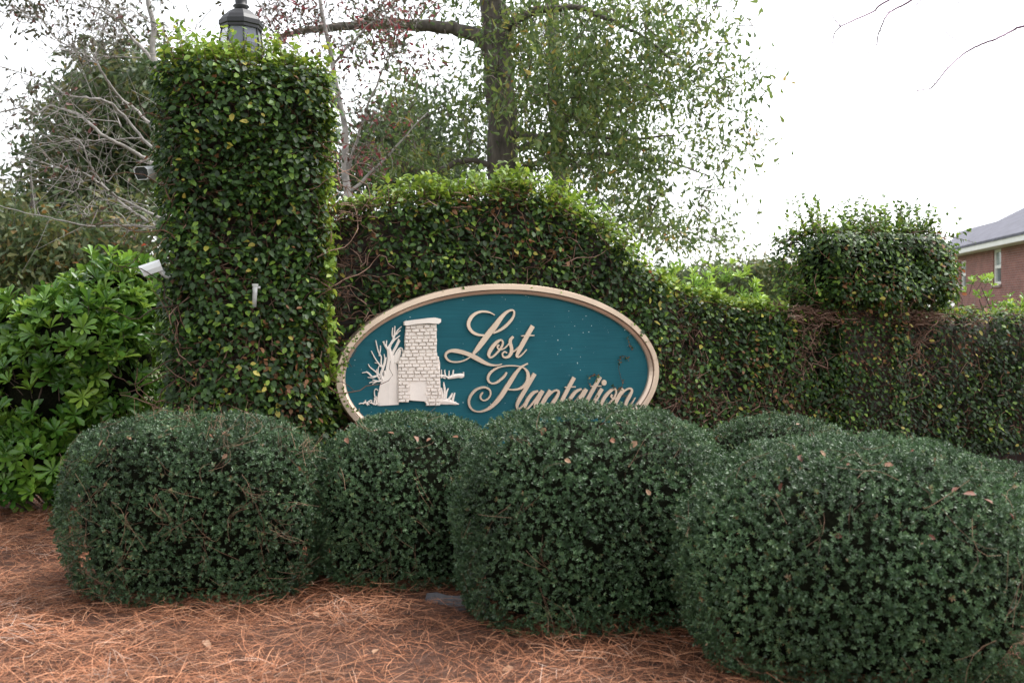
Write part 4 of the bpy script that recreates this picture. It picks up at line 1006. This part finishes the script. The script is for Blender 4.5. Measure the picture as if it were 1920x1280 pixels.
MB().tube([pb_ - UP * .022, pb_ - UP * .022 + T * .035], [.009, .009], 10).build('knob', M['pvc'], t)

# ------------------------------------------------------------------ trees
OAKL = leaf_tpl(.42, .10, .10, 'spat'); SML = leaf4(.45, .1)
def tree(name, label, trunk, limbs, blobs, n_anchor, lf, leaf_size, lm, bark, twig_m, per=9, droop=.5, tone=(0, 1), depth=(-1.2, 1.2), group=None, twig_r=.006, base=None, seed=0, spread=.16, twk=3, gap=2.6, gcut=-.35, skel_noise=.008, extra_twigs=0):
    """trunk, limbs: lists of (px, py, D, radius); blobs: (px, py, rx, ry, weight) in the crown at depth D"""
    tr0 = [(P(x, y, D), r) for x, y, D, r in trunk]
    t = tag(empty(name, (tr0[0][0][0], tr0[0][0][1], 0)), label, 'tree', group)
    pts = smooth_line([np.append(p, r) for p, r in tr0], 6); pts[:, 0] += .015 * np.sin(np.arange(len(pts)) * .9)
    MB().tube(pts[:, :3], pts[:, 3], 14).build('trunk', bark, t, smooth=True)
    sk = [pts[:, :3]]
    for lb in limbs:
        q = smooth_line([np.append(P(x, y, D), r) for x, y, D, r in lb], 6); q[1:, :3] += rng.normal(0, skel_noise, (len(q) - 1, 3))
        MB().tube(q[:, :3], np.maximum(q[:, 3], .003), 8).build('limb', bark, t, smooth=True); sk.append(q[:, :3])
    skel = np.concatenate(sk); St = Tubes(); Lv = Leaves(lf)
    Dm = np.mean([d for _, _, d, _ in trunk]); wts = np.array([b_[2] * b_[3] * b_[4] for b_ in blobs]); cnt = rng.multinomial(n_anchor, wts / wts.sum()); A = []
    for b_, c_ in zip(blobs, cnt):
        u = rng.normal(0, .5, (c_, 2)); x = b_[0] + u[:, 0] * b_[2]; y = b_[1] + u[:, 1] * b_[3]; dd = Dm + rng.uniform(*depth, c_) + (b_[5] if len(b_) > 5 else 0)
        A.append(np.stack([(x - 960) / F_PX * dd, dd, EYE - (y - HZ) / F_PX * dd], 1))
    A = np.concatenate(A); gn = make_noise(seed + 300, gap); A = A[(gn(A[:, 0], A[:, 1] * .6, A[:, 2]) + rng.normal(0, .25, len(A))) > gcut]
    dist = np.array([np.min(((skel - a) ** 2).sum(1)) for a in A]); A = A[np.argsort(dist)]
    cap = len(skel) + len(A) * 3; buf = np.zeros((cap, 3)); buf[:len(skel)] = skel; m_ = len(skel)
    for a in A:
        d2 = ((buf[:m_] - a) ** 2).sum(1) + .25 * np.maximum(0, buf[:m_, 2] - a[2]) * 0; i = np.argmin(d2); b0 = buf[i]; L_ = math.sqrt(d2[i])
        mid = (b0 + a) / 2 + rng.normal(0, .10, 3) * L_ + np.array([0, 0, .14 * L_])
        q = smooth_line([b0, mid, a], 3); St.add(q, np.linspace(twig_r * min(2.2, 1 + L_), twig_r * .45, len(q)), twk)
        buf[m_] = mid; buf[m_ + 1] = a; m_ += 2
        k = rng.poisson(per)
        if k:
            f = rng.rand(k) ** .6; pp = q[np.minimum((f * (len(q) - 1)).astype(int), len(q) - 1)] + rv(k, spread)
            d = unit(rv(k) + np.array([0, 0, -droop])); Lv.add(pp, d, rv(k) + np.array([0, 0, .8]), leaf_size * rng.uniform(.6, 1.15, k), np.clip(rng.uniform(*tone) * .5 + rng.uniform(*tone, k) * .5 if tone else rng.rand(k), 0, 1))
    for i in range(extra_twigs):
        b0 = buf[rng.randint(m_)]; e_ = b0 + unit(rng.normal(0, 1, 3) + np.array([-.8, 0, .3])) * rng.uniform(.2, .75)
        St.add(smooth_line([b0, (b0 + e_) / 2 + rng.normal(0, .03, 3), e_], 3), [twig_r * .9, twig_r * .35], twk)
    St.build('twigs', twig_m, t)
    if Lv.p: Lv.build(lm, t, name='crown')
    return t

# main oak
tree('oak_tree', 'large oak with a stout grey trunk and one long horizontal limb behind the arch',
     [(950, 790, 13.0, .26), (948, 520, 13, .225), (944, 300, 13, .205), (938, 180, 13, .19), (928, 40, 13, .175), (918, -120, 13, .16), (912, -420, 13, .11)],
     [[(925, 105, 13, .11), (900, 72, 12.95, .10), (850, 54, 12.9, .085), (790, 48, 12.8, .078), (720, 46, 12.7, .066), (650, 49, 12.6, .055), (580, 56, 12.5, .045), (520, 70, 12.4, .03)],
      [(940, 320, 13, .05), (880, 300, 12.8, .035), (800, 325, 12.6, .045), (730, 300, 12.5, .035), (640, 294, 12.4, .02)],
      [(940, 60, 13, .07), (1010, 20, 12.7, .05), (1100, 20, 12.4, .035), (1190, 60, 12.2, .02), (1260, 110, 12.1, .012)],
      [(942, 250, 13, .06), (1020, 255, 12.6, .04), (1070, 215, 12.5, .025), (1080, 130, 12.4, .014)],
      [(945, 290, 13, .05), (1060, 250, 13.4, .035), (1160, 262, 13.6, .025), (1260, 255, 13.7, .012)],
      [(944, 330, 13, .05), (1060, 290, 13.2, .035), (1180, 300, 13.5, .022), (1260, 360, 13.6, .01)]],
     [(1120, 30, 190, 90, 1.1), (1040, 140, 150, 110, 1.3), (1170, 150, 160, 110, 1.2), (1270, 110, 120, 90, .75), (1310, 220, 100, 80, .8), (1130, 270, 150, 90, 1.3), (1240, 320, 110, 70, 1.0), (1200, 410, 120, 60, 1.0), (1270, 440, 90, 40, .9),
      (1010, 290, 90, 70, 1.2), (880, 240, 90, 80, .8), (800, 290, 80, 50, .9), (770, 190, 70, 80, .6), (730, 300, 70, 40, .8), (840, 120, 100, 60, .5), (720, 80, 100, 60, .5), (1370, 170, 80, 100, .35), (1410, 250, 60, 50, .3), (960, 50, 90, 70, .8),
      (800, 10, 90, 50, .6), (1340, 40, 90, 60, .4), (940, 200, 60, 120, .8, -.9), (1050, -120, 260, 110, .5), (850, -140, 220, 110, .4)],
     3000, OAKL, .112, M['oak'], M['bark'], M['dark_twig'], per=9, spread=.12, seed=1, gcut=-.2, gap=4.0, tone=(.05, .98), depth=(-1.6, 1.5), droop=.8)
tree('oak_tree', 'second oak trunk standing just right of and behind the main oak',
     [(1056, 700, 19, .21), (1052, 400, 19, .18), (1044, 200, 19, .15), (1034, 0, 19, .12), (1025, -260, 19, .08)],
     [[(1050, 330, 19, .07), (1130, 290, 18.8, .05), (1240, 300, 18.6, .025), (1330, 330, 18.5, .012)], [(1046, 240, 19, .06), (1120, 180, 18.8, .04), (1230, 130, 18.6, .015)]],
     [(1160, 230, 160, 120, 1), (1080, 80, 150, 90, 1), (1260, 300, 120, 90, 1), (1220, 420, 150, 60, 1.4), (1100, 380, 120, 60, 1.2), (1000, 200, 60, 120, .6), (1300, 455, 110, 36, 1.3), (1330, 400, 60, 50, .5)],
     900, OAKL, .13, M['oak'], M['bark'], M['dark_twig'], per=9, spread=.15, seed=2, gcut=-.2, tone=(.1, .95), depth=(-2.4, 1.2))

# bare grey tree left of the pillar
def k5(pts, D0, r0, r1):
    n = len(pts); return [(x * .375, y * .375, D0 + .25 * math.sin(i * 1.3), .62 * (r0 + (r1 - r0) * i / (n - 1))) for i, (x, y) in enumerate(pts)]
tree('bare_tree', 'bare grey branched tree spreading left from behind the tall pillar',
     [(360, 860, 9.6, .07), (355, 600, 9.6, .06), (345, 380, 9.6, .05), (312, 200, 9.6, .035), (292, 124, 9.6, .028), (285, 45, 9.6, .024), (276, -40, 9.6, .02), (262, -200, 9.6, .012)],
     [k5([(775, 310), (660, 190), (600, 110), (480, 40), (330, -30)], 9.6, .028, .008), k5([(850, 860), (720, 790), (640, 740), (520, 680), (440, 610), (380, 570), (250, 530), (180, 570), (100, 540), (-60, 575)], 9.6, .034, .008),
      k5([(840, 800), (740, 720), (600, 560), (520, 500), (430, 490), (330, 470), (220, 400), (130, 370), (-40, 320)], 9.5, .026, .007), k5([(860, 1120), (740, 1060), (600, 990), (500, 920), (430, 870), (300, 840), (180, 800), (-20, 780)], 9.4, .024, .006),
      k5([(740, 1110), (600, 1010), (490, 890), (440, 800), (390, 700), (250, 680), (100, 640)], 9.5, .02, .005), k5([(860, 1140), (730, 1130), (450, 1130), (300, 1100), (150, 1070), (-30, 1020)], 9.5, .018, .006),
      k5([(830, 700), (690, 560), (590, 480), (520, 380), (470, 300), (380, 260), (280, 190), (200, 90), (150, 20), (120, -60)], 9.6, .024, .007), k5([(470, 300), (490, 220), (520, 120), (530, -20)], 9.6, .012, .006),
      k5([(700, 690), (560, 700), (430, 700), (300, 710), (140, 720)], 9.7, .014, .004), k5([(700, 290), (600, 285), (500, 290), (430, 320)], 9.6, .012, .005)],
     [(120, 30, 130, 40, 1), (60, 20, 70, 50, 1.2), (200, 60, 90, 60, .8), (240, 20, 80, 40, .8), (330, 40, 70, 50, .9), (60, 180, 80, 60, .5), (40, 230, 60, 40, .5), (110, 90, 70, 50, .6), (150, -100, 200, 70, .5), (140, 230, 120, 60, .7), (130, 320, 130, 60, .7), (150, 400, 120, 50, .5)],
     620, OAKL, .075, M['red_leaf'], M['grey_bark'], M['twig'], per=4.0, tone=(0, .72), depth=(-.7, .8), twig_r=.0042, extra_twigs=480, skel_noise=.004, spread=.10)
# reddish small tree between pillar and oak
tree('red_leaved_tree', 'slender twiggy tree with reddish leaves between the pillar and the oak',
     [(668, 800, 11, .05), (664, 500, 11, .045), (650, 330, 11, .04), (640, 200, 11, .03), (610, 60, 11, .024), (590, -120, 11, .012)],
     [[(650, 330, 11, .02), (680, 230, 10.9, .014), (710, 150, 10.8, .01), (760, 60, 10.8, .006)], [(640, 210, 11, .018), (590, 130, 10.9, .012), (520, 60, 10.8, .008), (470, -20, 10.8, .005)],
      [(655, 360, 11, .02), (720, 300, 11, .012), (800, 210, 10.9, .006)], [(625, 120, 11, .016), (680, 60, 11, .012), (740, 0, 11, .008)]],
     [(690, 90, 70, 60, 1.3), (720, 20, 90, 40, 1.2), (650, 180, 60, 60, 1), (560, 30, 80, 50, 1), (700, 240, 60, 60, .7), (670, 310, 60, 40, .8), (520, 60, 40, 40, .5), (600, -80, 130, 60, .6), (780, 120, 60, 60, .5)],
     560, OAKL, .075, M['red_leaf'], M['grey_bark'], M['twig'], per=7, spread=.09, tone=(.1, 1), depth=(-.6, .7), twig_r=.003, extra_twigs=200)

# dense trees behind on the left
def bg_tree(label, px, D, ztop_px, blobs, n, tone, size=.22, name='broadleaf_tree', r=.24):
    tree(name, label, [(px, HZ + EYE * F_PX / D, D, r), (px, (ztop_px + 2 * HZ) / 3, D, r * .8), (px + 4, (2 * ztop_px + HZ) / 3, D, r * .4), (px - 3, ztop_px, D, .012)],
         [[(px, HZ - .35 * (HZ - ztop_px), D, r * .35), (px - 60, HZ - .55 * (HZ - ztop_px), D - .5, r * .2), (px - 110, HZ - .68 * (HZ - ztop_px), D - .8, .015)], [(px, HZ - .42 * (HZ - ztop_px), D, r * .35), (px + 60, HZ - .62 * (HZ - ztop_px), D + .4, r * .2), (px + 90, HZ - .78 * (HZ - ztop_px), D + .5, .015)]],
         blobs, n, OAKL, size, M['dark_tree'], M['bark'], M['dark_twig'], per=22, tone=tone, depth=(-2, 2), spread=.26, gcut=-.35, seed=px, group='trees behind the wall on the left')
bg_tree('dense dark evergreen tree behind the bare grey branches', 195, 21, 60,
        [(200, 150, 110, 50, 1), (180, 210, 90, 60, 1.1), (150, 280, 95, 60, 1.1), (220, 270, 90, 80, 1.2), (100, 345, 90, 50, 1.0), (200, 370, 110, 60, 1.2), (60, 405, 70, 40, 1), (150, 440, 150, 50, 1.1), (250, 180, 60, 90, 1), (300, 300, 60, 120, 1)], 1250, (0, .95))
bg_tree('olive and orange autumn tree low at the back on the left', 60, 18, 330,
        [(40, 440, 120, 50, 1.2), (130, 470, 140, 50, 1.3), (220, 450, 100, 60, 1), (20, 510, 110, 50, 1.3), (120, 540, 150, 50, 1.2), (230, 520, 90, 50, 1), (-60, 470, 90, 80, 1), (0, 370, 60, 40, .5)], 850, (.25, 1.0), .18)
bg_tree('thin dark tree seen between the pillar and the oak trunk', 800, 22, 150,
        [(700, 290, 100, 50, 1), (780, 250, 120, 70, 1), (850, 300, 90, 50, 1), (750, 340, 150, 30, 1.4), (860, 200, 80, 60, .6), (660, 330, 60, 40, 1)], 520, (0, .7), .18)
bg_tree('low olive tree far behind the wall right of the oak', 1420, 45, 500,
        [(1400, 520, 60, 26, 1), (1450, 510, 40, 24, 1), (1350, 530, 80, 30, 1), (1480, 535, 60, 22, 1), (1300, 540, 100, 30, 1)], 380, (.3, .95), .30, r=.06)

# thin twigs reaching in from a tree beyond the right edge
def k6(pts, D0, r0, r1):
    n = len(pts); return [(1480 + x * .2292, y * .2292, D0 + .12 * math.sin(i * 1.7), 1.15 * (r0 + (r1 - r0) * i / (n - 1))) for i, (x, y) in enumerate(pts)]
tree('bare_tree', 'bare tree whose thin purple twigs hang into the white sky above the house',
     [(2330, 980, 8.2, .14), (2325, 600, 8.2, .12), (2318, 200, 8.2, .10), (2312, -150, 8.2, .07), (2310, -500, 8.2, .03)],
     [[(2318, 120, 8.2, .05), (2180, -10, 8.1, .03), (2050, 20, 8.0, .015)] + k6([(1920, 215), (1840, 245), (1750, 290), (1680, 325), (1520, 385), (1410, 455), (1300, 555), (1190, 690), (1150, 725), (1050, 745), (960, 805), (900, 855), (830, 930)], 7.9, .008, .0018),
      [(2314, -60, 8.2, .05), (2150, -160, 8.0, .03), (1960, -120, 8.0, .02), (1800, -60, 8, .012)] + k6([(1005, 0), (885, 65), (810, 115), (770, 180), (725, 290), (710, 370), (600, 475), (520, 550), (470, 615)], 8.0, .007, .0016),
      [(1960, -120, 8.0, .015), (1840, -80, 8, .01)] + k6([(820, 0), (690, 95), (520, 170), (420, 220), (370, 275), (345, 370), (250, 540), (90, 700)], 8.0, .0065, .0014),
      k6([(885, 65), (760, 125), (700, 148), (630, 180), (540, 235), (400, 270), (250, 305)], 8.0, .003, .0012), k6([(1080, 0), (1040, 40), (890, 140), (780, 240), (690, 265), (600, 335), (565, 380)], 8.05, .0035, .0012), k6([(420, 220), (380, 170), (345, 120)], 8.0, .003, .0014), k6([(420, 215), (370, 172), (280, 172), (245, 165)], 8.0, .0025, .0012), k6([(1300, 555), (1220, 545), (1130, 485), (1090, 530), (1040, 555)], 7.9, .0025, .001), k6([(1190, 690), (1150, 645)], 7.9, .0025, .0015), k6([(1390, -10), (1370, 90), (1310, 200), (1285, 265), (1380, 340)], 8.0, .003, .001), k6([(1050, 745), (1010, 705), (920, 685), (840, 655)], 7.9, .0025, .001),
      [(2310, -200, 8.2, .05), (2450, -350, 8.4, .03), (2600, -380, 8.6, .01)]],
     [(1700, -90, 160, 40, 1), (2000, -100, 160, 60, 1), (2300, -300, 200, 150, 1)], 60, SML, .02, M['red_leaf'], M['purple_twig'], M['purple_twig'], per=0, twig_r=.004, depth=(-.3, .3), skel_noise=.0012)

# distant woods closing the horizon
Lv = Leaves(SML); n = 26000; x = rng.uniform(-130, 130, n); y = rng.uniform(75, 95, n); hh = 4.5 + 1.6 * make_noise(90, .12)(x, y * .1) + 1.0 * make_noise(91, .5)(x, y * .3)
hh = np.where(x < 10, hh + 1.2, hh); z = hh * rng.rand(n) ** .7
Lv.add(np.stack([x, y, z], 1), rv(n), rv(n) + UP, rng.uniform(.7, 1.4, n), rng.uniform(0, .95, n))
fw = Lv.build(M['dark_tree'], None, name='distant_wood'); tag(fw, 'far line of woodland on the horizon behind the garden', 'woods', kind='stuff')

# ------------------------------------------------------------------ brick house
D1 = 30.0; hd = unit(np.array([.177, 1.0, 0])); hn_ = np.array([hd[1], -hd[0], 0])      # along the wall (away), into the house
hA = np.array([(1920 - 960) / F_PX * D1, D1, 0])
def hray(px, py, n_, p0_):
    d = np.array([(px - 960) / F_PX, 1.0, -(py - HZ) / F_PX]); o = np.array([0, 0, EYE]); k = np.dot(p0_ - o, n_) / np.dot(d, n_); return o + k * d
def hwall(px, py): return hray(px, py, hn_, hA)
house = tag(empty('brick_house', hA), 'red brick house with grey roof and white eaves beyond the low wall', 'house')
ze = hwall(1915, 465)[2]; uN = -14.0; uF = np.dot(hwall(1797, 520) - hA, hd)
def HP(u, i, z): return hA + hd * u + hn_ * i + UP * z
def hbox(u0, u1, i0, i1, z0, z1, mb=None):
    mb = mb or MB(); R = np.stack([hd, hn_, UP], axis=1); return mb.box(HP((u0 + u1) / 2, (i0 + i1) / 2, (z0 + z1) / 2), u1 - u0, i1 - i0, z1 - z0, R)
wins = []
for xa, xb, ya, yb in ((1862, 1877, 467, 533), (1801, 1811, 489, 541)):
    a = hwall(xa, (ya + yb) / 2); b_ = hwall(xb, (ya + yb) / 2); m0 = hwall((xa + xb) / 2, ya); m1 = hwall((xa + xb) / 2, yb)
    wins.append((np.dot(b_ - hA, hd), np.dot(a - hA, hd), m1[2], m0[2]))
# wall with openings: strips between windows
cuts = sorted(wins); mbw = MB(); u = uN
uF = max(uF, cuts[-1][1] + .35)
for (a, b_, z0, z1) in cuts:
    hbox(u, a, 0, .25, 0, ze + .2, mbw); hbox(a, b_, 0, .25, 0, z0, mbw); hbox(a, b_, 0, .25, z1, ze + .2, mbw); u = b_
hbox(u, uF, 0, .25, 0, ze + .2, mbw); hbox(uF - .25, uF, .25, 9, 0, ze + .2, mbw)
wo_ = mbw.build('wall', M['brick'], house); uv_box(wo_, hd + hn_, UP)
for (a, b_, z0, z1) in wins:
    f = MB(); tk = .09
    for q in ((a, a + tk, z0, z1), (b_ - tk, b_, z0, z1), (a + tk, b_ - tk, z1 - tk, z1), (a + tk, b_ - tk, z0, z0 + tk), (a + tk, b_ - tk, (z0 + z1) / 2 - .05, (z0 + z1) / 2 + .05)):
        hbox(q[0], q[1], .05, .14, q[2], q[3], f)
    wf = f.build('window', M['trim'], house)
    hbox(a + tk, b_ - tk, .10, .13, (z0 + z1) / 2 + .05, z1 - tk).build('pane', M['pane_top'], wf)
    hbox(a + tk, b_ - tk, .115, .145, z0 + tk, (z0 + z1) / 2 - .05).build('pane', M['pane'], wf)
    hbox(a - .06, b_ + .06, -.05, .04, z0 - .10, z0 - .005).build('sill', M['brick'], wf)
hbox(uN, uF + .45, -.50, -.46, ze + .12, ze + .34).build('fascia', M['trim'], house)
hbox(uN, uF + .45, -.455, .0, ze + .12, ze + .16).build('soffit', M['trim'], house)
sl_n = unit(-math.sin(math.radians(27)) * hn_ + math.cos(math.radians(27)) * UP); e_in = HP(0, -.53, ze + .36)
rp = [hray(x, y, sl_n, e_in) for x, y in ((1800, 434), (1822, 427), (1868, 415), (1920, 389), (2020, 338))]
e0 = HP(uN, -.53, ze + .36); e1 = HP(uF + .5, -.53, ze + .36)
front = [e0, e1] + rp; nf = len(front)
back = [p + hn_ * 6.0 - UP * 2.5 for p in rp]
V = np.array(front + back + [p - UP * .08 for p in (e0, e1)])
F = [tuple(range(nf))] + [(2 + i, 2 + i + 1, nf + i + 1, nf + i) for i in range(4)] + [(0, nf + 5, nf + 6, 1), (1, nf, 2)]
MB().add(V, F).build('roof', M['roof'], house)
